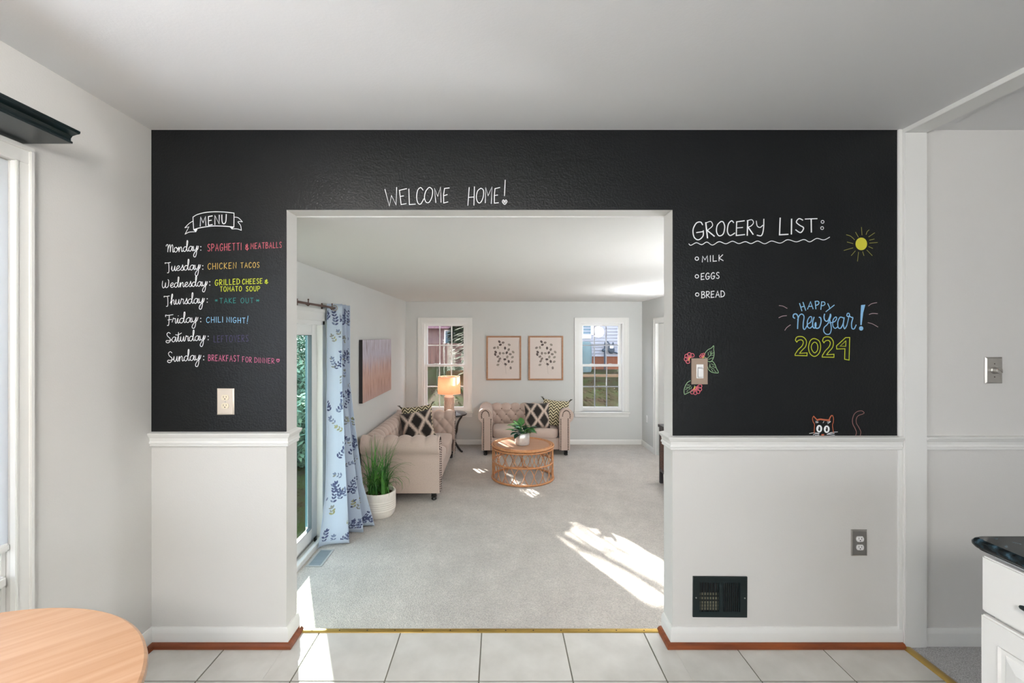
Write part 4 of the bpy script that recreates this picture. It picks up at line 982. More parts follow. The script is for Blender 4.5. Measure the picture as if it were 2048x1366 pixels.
def chesterfield(name, W, Dp, h, ncush, loc, rz, label, a=.16, group=None):
    """x along the width centred, front at y=-Dp/2, back at +Dp/2"""
    R = empty(name, loc, rz, label, 'sofa', group); r = .112; body = .165
    hw = W/2; xin = hw-2*r+.005            # inner face of the arm
    for s_ in (-1, 1):
        b = rolled(Dp-.03, h, r, body, H=.032, a=a)
        pts = b.pr
        v = b.v; b.v = [(s_*(xin-x*1.0) if False else (s_*(xin+(-x))), y-Dp/2+.0, z) for x, y, z in v]
        b.poly([(s_*(xin+ox), Dp/2-.03, z) for ox, z in pts]+[(s_*xin, Dp/2-.03, .09)])
        arm = b.build('arm', 'sofa', R, sm=60)
        # front scroll panel
        fp = []
        for (ox, z) in pts: fp.append((s_*(xin+ox), -Dp/2, z))
        fp.append((s_*xin, -Dp/2, .09))
        inset = [(s_*(xin+body/2+ (abs(x)-(xin+body/2))*.97), y-.008, .09+(z-.09)*.99) for x, y, z in fp]
        q = MB(); q.grid([fp, inset], closed_u=True); q.poly(inset)
        sp_ = q.build('scroll_panel', 'sofa', arm)
        # nailheads following the outline
        nh = MB(); zc = h-r; rr = r-.030; cx = xin+r-.004
        path = []
        z = .10
        while z < zc-.03: path.append((xin+.022, z)); z += .026
        kk = 11
        for k in range(kk+1):
            t = PI-PI*1.12*k/kk; path.append((cx+.0-rr*.72*math.cos(PI-t)*1.0, zc+rr*math.sin(t)))
        z = zc-.05
        while z > .10: path.append((xin+body-.030, z)); z -= .026
        for x, z in path:
            nh.sphere((s_*x, -Dp/2-.011, z), .0092, 7, 5, (1, .6, 1))
        nh.build('nailhead_trim', 'nail', arm, kind='stuff', sm=60)
    # back
    L_ = W-2.4*r
    b = rolled(L_, h-.004, r*.95, body, H=.034, a=a, phase=a*.5)
    b.v = [(y-L_/2, Dp/2-.205-x, z) for x, y, z in b.v]
    pb = [(Dp/2-.205+ox, z) for ox, z in b.pr]+[(Dp/2-.205, .09)]
    for e_ in (-L_/2, L_/2): b.poly([(e_, y, z) for y, z in pb])
    back = b.build('backrest', 'sofa', R, sm=60)
    bt = MB(); vtop = (h-.004-r*.95)+.02; bb = a*1.35*.9
    n = int(L_/a)+2
    for row in range(0, 4):
        for k in range(-1, 2*n):
            # buttons at p,q integer: u = a*(i+j)/2, v=(i-j)*bb/2
            m_ = k; v = -row*bb/2
            if (m_-row) % 2: continue
            u = a*m_/2-a*.5
            if .8*r+.03 < u < L_-.8*r-.03 and vtop+v > .44: bt.sphere((u-L_/2, Dp/2-.205+.028, vtop+v), .012, 8, 4, (1, .5, 1))
    bt.build('tufting_buttons', 'button_shaded', back, kind='stuff', sm=60)
    # base
    b = MB(); b.box(-xin-.01, xin+.01, -Dp/2+.035, Dp/2-.06, .09, .27); b.build('seat_base', 'sofa', R, bevel=.008)
    cw = (2*xin)/ncush
    for k in range(ncush):
        o = cushion(cw-.004, Dp-.215, .135, .018).build('seat_cushion', 'sofa', R, sm=50); o.location = (-xin+cw*(k+.5), -Dp/2+.02+(Dp-.215)/2-.012, .272)
    for x in (-hw+.11, hw-.11):
        for y in (-Dp/2+.06, Dp/2-.10):
            MB().lathe(foot_prof, seg=20).build('foot', 'blackwood', R, sm=40).location = (x, y, 0)
    return R
love = chesterfield('loveseat', 1.475, .74, .735, 1, (.415, 7.41, LF), 0, 'beige tufted loveseat with nailhead arms between the two back windows', a=.155)
sofa = chesterfield('sofa', 1.99, .90, .735, 2, (-1.127, 6.05, LF), PI/2, 'long beige tufted sofa along the left wall under the streaked painting', a=.155)

# pillows
def pillow(size, thick, m, name, loc, rot, label, tassel=False):
    r = empty(name, loc, 0, label, 'cushion'); r.rotation_euler = rot
    n = 16
    def side(sg):
        rows = []; uvs = []
        for i in range(n+1):
            row = []; uu = []
            for j in range(n+1):
                u = -1+2*i/n; v = -1+2*j/n
                pinch = 1-.07*(1-u*u)**1*(1 if abs(v) > .0 else 1)*abs(v)**3; pv = 1-.07*(1-v*v)*abs(u)**3
                x = u*pv*size/2; z = v*pinch*size/2
                h = ((1-u**4)*(1-v**4))**.6
                row.append((x, sg*thick/2*h, z)); uu.append((i/n, j/n))
            rows.append(row); uvs.append(uu)
        return rows, uvs
    b = MB()
    for sg in (1, -1):
        rows, uvs = side(sg); b.grid(rows, uvs=uvs)
    o = b.build('cover', m, r, sm=70)
    if tassel:
        for sx in (-1, 1):
            for sz in (-1, 1):
                t = MB(); t.sphere((sx*size/2, 0, sz*size/2), .012, 8, 6)
                for k in range(8):
                    a = k*PI/4; t.tube([(sx*size/2, 0, sz*size/2), (sx*(size/2+.02)+.012*math.cos(a), .012*math.sin(a), sz*(size/2+.02)), (sx*(size/2+.028)+.016*math.cos(a), .016*math.sin(a), sz*(size/2+.034))], .0022, 5)
                t.build('tassel', 'chevron', r)
    return r
pillow(.42, .15, 'chevron', 'throw_pillow', (.90, 7.28, LF+.625), (math.radians(-16), math.radians(4), math.radians(-12)), 'olive chevron pillow behind the diamond pillow on the loveseat', True)
pillow(.40, .15, 'ikat', 'throw_pillow', (.60, 7.17, LF+.605), (math.radians(-14), 0, math.radians(2)), 'black and cream diamond pillow on the loveseat')
pillow(.44, .14, 'chevron', 'throw_pillow', (-1.16, 6.50, LF+.64), (math.radians(-16), math.radians(-5), math.radians(12)), 'olive chevron pillow at the far end of the long sofa', True)
pillow(.44, .15, 'ikat', 'throw_pillow', (-1.13, 6.30, LF+.60), (math.radians(-20), math.radians(-8), math.radians(14)), 'black and cream diamond pillow on the long sofa')

# ------------------------------------------------------------------ rattan coffee table
r = empty('coffee_table', (.312, 5.98, LF), label='round rattan coffee table with looped lattice sides on the carpet', cat='table')
RT = .40
MB().lathe([(RT-.045, .418), (RT-.045, .436), (.001, .436)], seg=64).build('tabletop', 'tabletop', r, sm=30)
for k in range(5):
    pass
def ring_pts(R, z, n=72): return [(R*math.cos(2*PI*k/n), R*math.sin(2*PI*k/n), z) for k in range(n)]
for R, z, t in ((RT, .432, .013), (RT-.026, .438, .012), (RT-.045, .434, .009), (RT-.004, .402, .011), (RT-.006, .225, .010), (RT, .014, .014)):
    MB().tube(ring_pts(R, z), t, 8, closed=True).build('rattan_ring', 'rattan', r, sm=60)
for (zc, am) in ((.313, .083), (.118, .098)):
    for ph in (0, PI):
        for dr_ in (0,):
            P = []
            n = 240
            for k in range(n):
                t = 2*PI*k/n; s_ = math.sin(10*t+ph+(.5 if dr_ else 0)); P.append(((RT-.006-dr_)*math.cos(t), (RT-.006-dr_)*math.sin(t), zc+am*math.copysign(abs(s_)**.85, s_)))
            MB().tube(P, .0048, 5, closed=True).build('rattan_strand', 'rattan', r, sm=60)
for a in (-4, 9, 88, 171, 184):
    t = math.radians(a); x, y = (RT-.004)*math.cos(t), (RT-.004)*math.sin(t)
    MB().tube([(x, y, .01), (x, y, .42)], .007, 8).build('leg', 'rattan', r, sm=60)

# potted plant on it
r = empty('potted_plant', (.305, 5.96, LF+.4365), label='broad leaved plant in a mottled silver pot on the rattan coffee table', cat='plant')
MB().lathe([(.075, 0), (.088, .004), (.094, .02), (.096, .09), (.094, .135), (.082, .155), (.074, .155), (.074, .12), (.001, .118)], seg=40).build('pot', 'silver', r, sm=40)
MB().lathe([(.074, .12), (.001, .135)], seg=24, cap=False).build('soil', 'soil', r)
def leaf_mesh(L_, wd, curl=.25):
    rows = []; n = 8
    for i in range(n+1):
        t = i/n; wv_ = wd*math.sin(PI*min(1, t*.97+.03))**.7*(1-.25*t); z = -curl*L_*t*t; row = []
        for j in (-1, -.5, 0, .5, 1): row.append((j*wv_/2, t*L_, z+abs(j)*wv_*.12-(0.002 if j == 0 else 0)))
        rows.append(row)
    return MB().grid(rows)
rnd = random.Random(5)
lm1 = leaf_mesh(.14, .10).build('leaf', 'leaf', r, sm=80); lm2 = leaf_mesh(.125, .092).build('leaf', 'leaf_dark', r, sm=80)
def place_leaf(o, az, el, base):
    o.matrix_local = Matrix.Translation(base) @ Matrix.Rotation(az, 4, 'Z') @ Matrix.Rotation(el, 4, 'X')
stems = MB()
for k in range(34):
    az = k*2.4+rnd.uniform(-.3, .3); el = rnd.uniform(-.35, .95) if k > 8 else rnd.uniform(.5, 1.2)
    rr = rnd.uniform(.015, .085); hgt = .15+rnd.uniform(.0, .09)
    base = Vector((-rr*math.sin(az), rr*math.cos(az), hgt))
    src = lm1 if rnd.random() < .62 else lm2
    o = src if k == 0 else src.copy()
    if k: sc.collection.objects.link(o)
    if k == 0: src = lm1; o = lm1
    place_leaf(o, az, el-.15, base); stems.tube([(0, 0, .12), (base.x*.5, base.y*.5, hgt*.85), tuple(base)], .002, 5)
place_leaf(lm2, 2.0, .4, Vector((-.03, -.03, .17)))
stems.build('stems', 'leaf', r)

# ------------------------------------------------------------------ side table with lamp
TX, TY = -.785, 7.34
r = empty('side_table', (TX, TY, LF), label='small round black side table with curved legs in the corner by the window', cat='table')
MB().lathe([(.245, .585), (.262, .590), (.268, .600), (.266, .609), (.255, .614), (.001, .614)], seg=48).build('tabletop', 'blackwood', r, sm=30)
for k in range(3):
    a = math.radians(-25+120*k); P = []
    for rr, z in ((.215, .588), (.20, .56), (.155, .50), (.125, .42), (.115, .34), (.085, .27), (.055, .23), (.07, .18), (.11, .12), (.165, .055), (.20, .022), (.225, .018)):
        P.append((rr*math.cos(a), rr*math.sin(a), z))
    Q = []
    for i in range(len(P)-1):
        p0, p1, p2, p3 = [Vector(P[max(0, min(len(P)-1, i+d_))]) for d_ in (-1, 0, 1, 2)]
        for q in range(4):
            t = q/4; Q.append(.5*((2*p1)+(-p0+p2)*t+(2*p0-5*p1+4*p2-p3)*t*t+(-p0+3*p1-3*p2+p3)*t**3))
    Q.append(Vector(P[-1]))
    MB().tube(Q, lambda t: .014+.004*math.sin(PI*t), 10).build('leg', 'blackwood', r, sm=60)
MB().lathe([(.05, .215), (.06, .225), (.06, .24), (.05, .25)], seg=24).build('collar', 'blackwood', r, sm=40)
r = empty('table_lamp', (TX-.015, TY-.05, LF+.6145), label='lit table lamp with burlap drum shade and faceted base by the left window', cat='lamp')
rows = []; seg = 32; nz = 48
for i in range(nz+1):
    z = .002+.265*i/nz; row = []
    for k in range(seg*2):
        t = 2*PI*k/(seg*2); v = z/.265*5; u = k/(seg*2)*16
        ir = int(v); off = .5*(ir % 2); fu = abs(((u+off) % 1)-.5)*2; fv = v-ir
        rel = .008*max(0, (1-fu))*(1-fv)**.6
        row.append(((.076+rel)*math.cos(t), (.076+rel)*math.sin(t), z))
    rows.append(row)
b = MB(); b.grid(rows, closed_u=True); b.poly(rows[0][::-1]); b.poly(rows[-1]); b.build('lamp_base', 'lampbase', r, sm=50)
MB().lathe([(.080, .262), (.080, .27), (.055, .305), (.048, .318), (.018, .322), (.012, .36), (.012, .40)], seg=32).build('neck', 'lampneck', r, sm=40)
b = MB(); zz0, zz1 = .318, .595
b.grid([[((.182-.004*i)*math.cos(2*PI*k/64), (.182-.004*i)*math.sin(2*PI*k/64), zz0+(zz1-zz0)*i/2) for k in range(64)] for i in range(3)], closed_u=True)
shade = b.build('lamp_shade', 'shade', r, sm=60)
for R, z in ((.183, zz0+.003), (.175, zz1-.003)): MB().tube(ring_pts(R, z, 48), .0035, 6, closed=True).build('rim', 'lampneck', shade)
b = MB()
for k in range(3): a = k*2*PI/3; b.tube([(0, 0, .56), (.174*math.cos(a), .174*math.sin(a), .59)], .002, 5)
b.build('spider', 'steel', r)
MB().sphere((0, 0, .45), .032, 14, 10, (1, 1, 1.25)).build('bulb', emis('bulb_glow', (1, .78, .52), 18), r, sm=60)
ld = bpy.data.lights.new('bulb_light', 'POINT'); ld.energy = BULB; ld.color = (1, .72, .45); ld.shadow_soft_size = .045
lo = bpy.data.objects.new('bulb_light', ld); sc.collection.objects.link(lo); lo.parent = r; lo.location = (0, 0, .45)

# ------------------------------------------------------------------ framed prints and painting
dots = [(-.32, .46), (-.17, .43), (.08, .36), (-.28, .36), (-.52, .26), (-.38, .27), (-.09, .25), (.06, .20), (.24, .12), (-.47, .12), (-.30, .08), (-.16, .08), (-.02, .10), (.12, .05), (.21, -.05), (-.49, .04), (-.38, -.03), (.00, -.04), (-.10, -.12), (-.30, -.10), (.20, -.20), (.06, -.19), (-.35, -.18), (-.38, -.30), (-.07, -.28), (.14, -.40)]
for n_, (cx, lab) in enumerate(((.081, 'framed dotted leaf print in a light wood frame, nearer the lamp'), (.800, 'framed dotted leaf print in a light wood frame, nearer the right window'))):
    r = empty('framed_print', (cx, BY-.002, 1.085), label=lab, cat='picture')
    hw, hh = .297, .378; b = MB(); f = .026
    b.box(-hw, -hw+f, -.03, 0, -hh, hh); b.box(hw-f, hw, -.03, 0, -hh, hh); b.box(-hw+f, hw-f, -.03, 0, hh-f, hh); b.box(-hw+f, hw-f, -.03, 0, -hh, -hh+f)
    b.build('frame', 'frame_wood', r, bevel=.002)
    MB().box(-hw+f, hw-f, -.014, -.004, -hh+f, hh-f).build('print_sheet', 'paper', r)
    rr = random.Random(3); grp = [MB(), MB(), MB()]
    for i, (dx, dz) in enumerate(dots):
        x0_, z0_ = dx*.42+.06, dz*.52+.04
        a0 = rr.uniform(0, PI); k = i % 3
        grp[k].poly([(x0_+.019*math.cos(t)*math.cos(a0)-.026*math.sin(t)*math.sin(a0), -.0145, z0_+.019*math.cos(t)*math.sin(a0)+.026*math.sin(t)*math.cos(a0)) for t in [2*PI*q/12 for q in range(12)]])
        grp[k].tube([(x0_, -.0144, z0_), (x0_*.7, -.0144, z0_-.05)], .0008, 3)
    pm = [mat('print_ink', c_, .8) for c_ in ((.10, .075, .07), (.22, .18, .16), (.30, .26, .22))] if n_ == 0 else pm
    for k in range(3): grp[k].build('printed_leaves', pm[k], r)
    s_ = MB()
    for pts in (((.04, -.27), (.03, -.15), (-.02, .05)), ((.03, -.15), (.08, .02)), ((.03, -.14), (-.08, -.02))): s_.tube([(x, -.0145, z) for x, z in pts], .0013, 4)
    s_.build('printed_stem', pm[2], r)
r = empty('painting', (LX+.003, 5.86, 1.055), label='wide streaked pink and grey canvas hanging on the left wall over the sofa', cat='picture'); r.rotation_euler = (math.radians(-.0), 0, 0)
hw, hh = .685, .362
b = MB(); b.box(0, .040, -hw, hw, -hh, hh); b.build('canvas_sides', 'canvas_side', r)
b = MB(); b.grid([[(.0405, -hw, -hh), (.0405, hw, -hh)], [(.0405, -hw, hh), (.0405, hw, hh)]], uvs=[[(0, 0), (1, 0)], [(0, 1), (1, 1)]]); b.build('painted_face', 'painting', r)

# ------------------------------------------------------------------ curtain and rod
r = empty('curtain', (-1.49, 4.12, 0), label='pale blue leaf print grommet curtain beside the sliding glass door', cat='curtain')
NU, NV = 150, 70; rows = []; uvs = []; zt_, zb_ = 1.755, LF+.004
folds = 3.0; hist = []
for i in range(NV+1):
    v = i/NV; z = zt_+(zb_-zt_)*v; row = []; uu = []; arc = 0; pp = None
    flare = max(0, v-.35)/.65
    for j in range(NU+1):
        u = j/NU; ph = 2*PI*folds*u
        wv_ = math.sin(ph-PI/2); amp = .060+.035*flare+.012*math.sin(7*v+3*u)*flare
        x = -1.495+.05*flare+.045*flare*u*2+amp*math.copysign(abs(wv_)**.75, wv_)
        y = 4.11+u*(.33+.06*flare)+.020*math.sin(ph)+.03*flare*math.sin(ph*.5+v*4)
        if u < .16: x += .0
        # hem flares outwards near the floor
        if v > .8: x += (v-.8)*.28*u*u*1.6-(v-.8)*.10*(1-u); y += (v-.8)*.35*(u-.35)
        y -= .12*flare*(1-u)**2
        x = max(x, LX+.02)
        zz = z+(.012*math.sin(ph)+.035*max(0, .35-u))*max(0, (v-.9)/.1)
        p = Vector((x+1.49, y-4.12, zz))
        if pp is not None: arc += (p-pp).length
        pp = p; row.append(p); uu.append((arc, zz))
    rows.append(row); uvs.append(uu)
b = MB(); b.grid(rows, uvs=uvs); o = b.build('cloth_panel', 'curtain', r, sm=80)
sm_ = o.modifiers.new('thickness', 'SOLIDIFY'); sm_.thickness = .002; sm_.offset = 0
def on_cloth(s_, z, off):
    i = max(0, min(NV-1.001, (zt_-z)/(zt_-zb_)*NV)); i0 = int(i); fi = i-i0
    arcs = uvs[i0]; tot = arcs[-1][0]
    if s_ <= 0 or s_ >= tot: return None
    lo_, hi_ = 0, NU
    while hi_-lo_ > 1:
        m_ = (lo_+hi_)//2
        if arcs[m_][0] <= s_: lo_ = m_
        else: hi_ = m_
    fj = (s_-arcs[lo_][0])/max(1e-6, arcs[lo_+1][0]-arcs[lo_][0])
    a_, b_ = rows[i0][lo_], rows[i0][lo_+1]; c_, d_ = rows[i0+1][lo_], rows[i0+1][lo_+1]
    p = (a_*(1-fj)+b_*fj)*(1-fi)+(c_*(1-fj)+d_*fj)*fi
    nn = (b_-a_).cross(c_-a_)
    return p+nn.normalized()*off if nn.length > 1e-12 else p
rd = random.Random(12); inks = [MB() for _ in range(4)]
def print_leaf(k, s_, z, ang, ln):
    for off in (.0022, -.0022):
        P = []
        for t, w_ in ((0, 0), (.25, .20), (.55, .24), (.82, .15), (1, 0), (.82, -.15), (.55, -.24), (.25, -.20)):
            q = on_cloth(s_+ln*(t*math.cos(ang)-w_*math.sin(ang)), z+ln*(t*math.sin(ang)+w_*math.cos(ang)), off)
            if q is None: return
            P.append(q)
        inks[k].poly(P)
def sprig(s_, z, ang, n, k, ln):
    x, y = s_, z; a = ang; bend = rd.uniform(-.12, .12)
    for q in range(n):
        st_ = ln*.74; x += st_*math.cos(a); y += st_*math.sin(a); a += bend
        for sd_ in (1, -1):
            kk = k if rd.random() < .75 else (k+1) % 4
            print_leaf(kk, x, y, a+sd_*rd.uniform(.6, 1.05), ln*rd.uniform(.7, 1.1))
    print_leaf(k, x, y, a, ln)
arc_max = uvs[0][-1][0]+.35
rep_z = .40
for band in range(-1, 6):
    z_b = zt_-band*rep_z
    for q in range(16):
        s_ = (q+.5)*.088+(.08 if band % 2 else 0)
        sprig(s_-.05+rd.uniform(-.03, .03), z_b-.20+rd.uniform(-.03, .03), rd.uniform(.9, 1.9), 6, 0, .036)
        sprig(s_+rd.uniform(-.04, .04), z_b-.17+rd.uniform(-.03, .03), rd.uniform(.4, 2.4), 4, 0 if rd.random() < .6 else 1, .034)
        sprig(s_+.05+rd.uniform(-.03, .03), z_b-.34+rd.uniform(-.04, .04), rd.uniform(.2, 2.8), 3, rd.choice((1, 2, 3)), .034)
for k, c_ in enumerate(((.055, .07, .16), (.17, .21, .33), (.24, .25, .24), (.30, .30, .17))):
    inks[k].build('leaf_print', mat('print_ink', c_, .85), r, kind='stuff')
for k in range(3):
    g_ = MB().tube([(.024*math.cos(t), 0, .024*math.sin(t)) for t in [2*PI*q/20 for q in range(20)]], .005, 6, closed=True)
    o = g_.build('grommet', 'steel', r, sm=60); o.location = (.004, -.025+.115*k+.02, 1.715)
r = empty('curtain_rod', (-1.50, 0, 1.717), label='dark bronze double curtain rod above the sliding glass door', cat='curtain rod')
MB().tube([(0, D2+.02, 0), (0, 4.24, 0)], .0095, 10).build('rod', 'rod', r, sm=60)
MB().tube([(-.035, D2+.02, .006), (-.035, 4.20, .006)], .006, 8).build('rod', 'rod', r, sm=60)
f = MB(); f.sphere((0, 4.26, 0), .022, 14, 10); f.build('finial', 'rod', r, sm=60)
for y in (3.58, 4.09):
    b = MB(); b.tube([(-.093, y, .01), (-.04, y, .008), (0, y, -.016), (.012, y, -.004)], .005, 8); b.box(-.0945, -.088, y-.012, y+.012, -.03, .04); b.tube([(-.0, y, .008), (-.0, y, .03)], .004, 6); b.sphere((0, y, .032), .007, 8, 6)
    b.build('bracket', 'rod', r, sm=60)

# floor register in the carpet
r = empty('floor_vent', (-1.493, 3.805, LF), label='grey metal floor vent in the carpet by the sliding door', cat='vent')
hw, hl = .066, .148
b = MB(); b.box(-hw, -hw+.018, -hl, hl, 0, .006); b.box(hw-.018, hw, -hl, hl, 0, .006); b.box(-hw+.018, hw-.018, -hl, -hl+.018, 0, .006); b.box(-hw+.018, hw-.018, hl-.018, hl, 0, .006)
b.build('frame', 'register', r, bevel=.0015)
MB().box(-hw+.015, hw-.015, -hl+.015, hl-.015, 0, .0015).build('recess', 'dark_hole', r)
for k in range(13):
    y = -hl+.028+k*(2*hl-.056)/12; o = MB().box(-hw+.018, hw-.018, -.0055, .0055, -.0006, .0006).build('slat', 'register_slat', r); o.location = (0, y, .0042); o.rotation_euler = (math.radians(18), 0, 0)

# potted grass by the sofa
r = empty('potted_grass', (-1.255, 4.74, LF), label='tall green grass in a ribbed white pot at the near end of the sofa', cat='plant')
pr = [(.13, 0), (.15, .004), (.166, .03), (.172, .06)]
z = .07
for k in range(5): pr += [(.174, z), (.1765, z+.005), (.1765, z+.014), (.174, z+.019)]; z += .021
pr += [(.176, .20), (.176, .245), (.172, .252), (.158, .252), (.156, .22), (.150, .205), (.001, .20)]
MB().lathe(pr, seg=56).build('pot', 'concrete', r, sm=30)
b = MB(); rd = random.Random(2)
rows = [[((.153-.02*i)*math.cos(2*PI*k/24), (.153-.02*i)*math.sin(2*PI*k/24), .213+(.008*rd.random() if i else 0)) for k in range(24)] for i in range(8)]
b.grid(rows, closed_u=True); b.build('soil', 'soil', r, sm=60)
bl = MB()
for k in range(140):
    cl = k % 2; bx = (-.045, .055)[cl]+rd.gauss(0, .020); by = rd.gauss(0, .03); az = rd.uniform(0, 2*PI)
    ln = rd.uniform(.30, .66); lean = abs(rd.gauss(0, .45))+.08
    if rd.random() < .5: lean += rd.uniform(.45, 1.15); ln *= .85
    pts = []; x, y, z = bx, by, .20; el = PI/2-lean*.18; st_ = ln/9
    wd = rd.uniform(.009, .017)
    for i in range(10):
        pts.append(Vector((x, y, z))); x += st_*math.cos(el)*math.cos(az); y += st_*math.cos(el)*math.sin(az); z += st_*math.sin(el)
        el -= lean*(.10+.05*i)
    if any(p.z < .18 and p.xy.length < .18 for p in pts) : pts = [Vector((p.x, p.y, max(p.z, .225))) for p in pts]
    if min(p.x for p in pts) < -.325: pts = [Vector((max(p.x, -.325), p.y, p.z)) for p in pts]
    if min(p.y for p in pts) < -.19: pts = [Vector((p.x, max(p.y, -.19), p.z)) for p in pts]
    if max(p.y for p in pts) > .31: pts = [Vector((p.x, min(p.y, .30), p.z)) for p in pts]
    side_ = Vector((-math.sin(az+rd.uniform(-1, 1)), math.cos(az), 0)); side_.normalize()
    bl.grid([[p-side_*wd*(1-(i/9)**2.2)/2, p+Vector((0, 0, -.0012)), p+side_*wd*(1-(i/9)**2.2)/2] for i, p in enumerate(pts)])
bl.build('grass_blades', 'grassblade', r, kind='stuff', sm=80)

# console cabinet at the right, mostly hidden
r = empty('console_cabinet', (2.03, 5.77, LF), label='dark framed cabinet with carved brown doors standing against the right wall', cat='cabinet')
b = MB(); b.box(-.012, .41, -1.52, .012, .705, .74); b.build('top', 'dark_grey_wood', r, bevel=.003)
b = MB(); b.box(.012, .40, -1.50, 0, .15, .705); b.build('body', 'dark_grey_wood', r, bevel=.002)
b = MB(); b.box(0, .014, -.035, 0, .15, .705); b.box(0, .014, -1.50, -1.465, .15, .705); b.box(0, .014, -1.465, -.035, .66, .705); b.box(0, .014, -1.465, -.035, .15, .185); b.build('face_frame', 'dark_grey_wood', r, bevel=.002)
for k in range(3): MB().box(-.004, .013, -.505-.48*k+.006, -.04-.48*k, .19, .655).build('door', 'carved', r, bevel=.004)
for x in (0, .36):
    for y in (-.04, -1.50): MB().box(x, x+.04, y, y+.04, 0, .15).build('leg', 'dark_grey_wood', r, bevel=.003)

# ------------------------------------------------------------------ outside
def gz(x, y):
    base = -.55
    f = max(0, min(1, (y-8.3)/5)); t = f*f*(3-2*f)
    bk = -.50+1.0*t
    if x < -1.8:
        s_ = min(1, (-1.8-x)/2.5); left = -.55+.05*max(0, -x-3)*.5
        yy = max(0, min(1, (y-9)/4)); return left*(1-yy)+bk*yy if x < -1.8 else bk
    return bk
rows = []
for j in range(70):
    y = -8+j*.5; rows.append([(x, y, gz(x, y)+.03*noise.noise((x*.6, y*.6, 0))) for x in [-16+i*.5 for i in range(64)]])
st(MB().grid(rows).build('lawn', 'lawn', sm=60))
lit = MB(); rd = random.Random(9)
for k in range(900):
    x = rd.uniform(-3.2, 4.2); y = rd.uniform(8.2, 12.3); z = gz(x, y)+.02; a = rd.uniform(0, PI); s_ = rd.uniform(.02, .05)
    lit.poly([(x+s_*math.cos(a), y+s_*math.sin(a), z+rd.uniform(0, .03)), (x-s_*.5*math.sin(a), y+s_*.5*math.cos(a), z), (x-s_*math.cos(a), y-s_*math.sin(a), z+rd.uniform(0, .03)), (x+s_*.5*math.sin(a), y-s_*.5*math.cos(a), z)])
tag(lit.build('fallen_leaves', 'litter'), 'brown fallen leaves scattered over the lawn behind the house', 'leaves', kind='stuff')
# white sided neighbour house
HY = 13.2
r = empty('neighbor_house', (3.9, HY, .45), label='white sided neighbour house seen through the right back window', cat='house')
MB().box(-1.75, 3.5, .02, 3, -.1, .5).build('foundation', 'brick', r)
b = MB(); x0_, x1_ = -1.8, 3.5
for k in range(44):
    z = .42+k*.09; y_ = .0
    b.poly([(x0_, -.022, z), (x1_, -.022, z), (x1_, .0, z+.09), (x0_, .0, z+.09)]); b.poly([(x0_, .0, z), (x1_, 0, z), (x1_, -.022, z), (x0_, -.022, z)])
b.box(x0_, x1_, .001, 3, .42, 4.4); b.build('siding', 'siding_white', r)
b = MB(); b.poly([(-2.0, -.3, 4.35), (3.8, -.3, 4.35), (3.8, 1.6, 5.4), (-2.0, 1.6, 5.4)]); b.build('roof', 'roof', r)
wz0, wz1 = 1.05, 1.9
f = MB(); 
for q in ((-2.0+.2, -1.70, wz0, wz1), (-1.24, -1.14, wz0, wz1), (-1.7, -1.24, wz0-.11, wz0), (-1.7, -1.24, wz1, wz1+.1)): f.box(q[0], q[1], -.04, 0, q[2], q[3])
fo = f.build('window_frame', 'white_plastic', r); MB().box(-1.7, -1.24, -.015, 0, wz0, wz1).build('pane', 'houseglass', fo)
MB().box(-1.48, -1.465, -.03, -.01, wz0, wz1).build('muntin', 'white_plastic', fo)
# gas meter
r = empty('gas_meter', (3.23, HY-.10, .78), label='grey gas meter on the white siding of the neighbour house', cat='meter')
b = MB(); b.sphere((0, 0, .29), .105, 16, 10, (.95, .6, 1.15)); b.build('body', 'meter', r, sm=60)
MB().box(-.05, .05, -.075, -.03, .33, .40).build('dial', 'white_plastic', r, bevel=.006)
for pts in (((-.06, 0, .36), (-.06, 0, .46), (-.10, 0, .52), (-.17, 0, .50), (-.19, 0, .40), (-.19, 0, .10), (-.19, 0, -.30)), ((.05, 0, .36), (.055, 0, .50)), ((.06, 0, .22), (.20, 0, .18), (.40, .02, .17))):
    MB().tube(pts, .022, 8).build('pipe', 'meter', r, sm=60)
MB().sphere((-.22, 0, .27), .05, 12, 8).build('regulator', 'meter', r, sm=60)
# rain barrel
r = empty('rain_barrel', (2.40, HY-.5, gz(2.40, HY-.5)+.0), label='pale teal barrel against the white sided house', cat='barrel')
MB().lathe([(.16, 0), (.18, .05), (.19, .4), (.17, .80), (.14, .84), (.001, .85)], seg=28).build('body', 'tank', r, sm=40); MB().lathe([(.195, .38), (.195, .41)], seg=28).build('band', 'tank', r)
# tan path strip and dirt mound
MB().box(1.2, 5.2, 12.15, 12.75, .2, .42).build('garden_path', 'path', kind='structure')
# mauve house behind the left window
r = empty('gabled_house', (-2.9, 17.5, .4), label='mauve gabled house with brown roof seen through the left back window', cat='house')
b = MB(); b.box(-3.2, 2.4, 0, 4, -.3, 1.5); b.build('wall', 'siding_pink', r)
b = MB(); b.poly([(-3.6, -.35, 1.35), (2.8, -.35, 1.35), (2.8, 2.2, 3.3), (-3.6, 2.2, 3.3)]); b.poly([(.2, -.36, 1.5), (1.25, -.36, 2.35), (2.3, -.36, 1.5)]); b.build('roof', 'roof', r)
MB().tube([(.0, -.42, 1.42), (1.25, -.42, 2.42), (2.5, -.42, 1.42)], .05, 4).build('fascia', 'white_plastic', r)
for (a, c, e, f_) in ((-.5, .0, .45, 1.15), (.85, 1.15, .1, 1.25), (-1.4, -.9, .4, 1.1)):
    o = MB().box(a-.05, c+.05, -.05, 0, e-.05, f_+.05).build('window_frame', 'white_plastic', r); MB().box(a, c, -.06, -.04, e, f_).build('pane', 'houseglass', o)
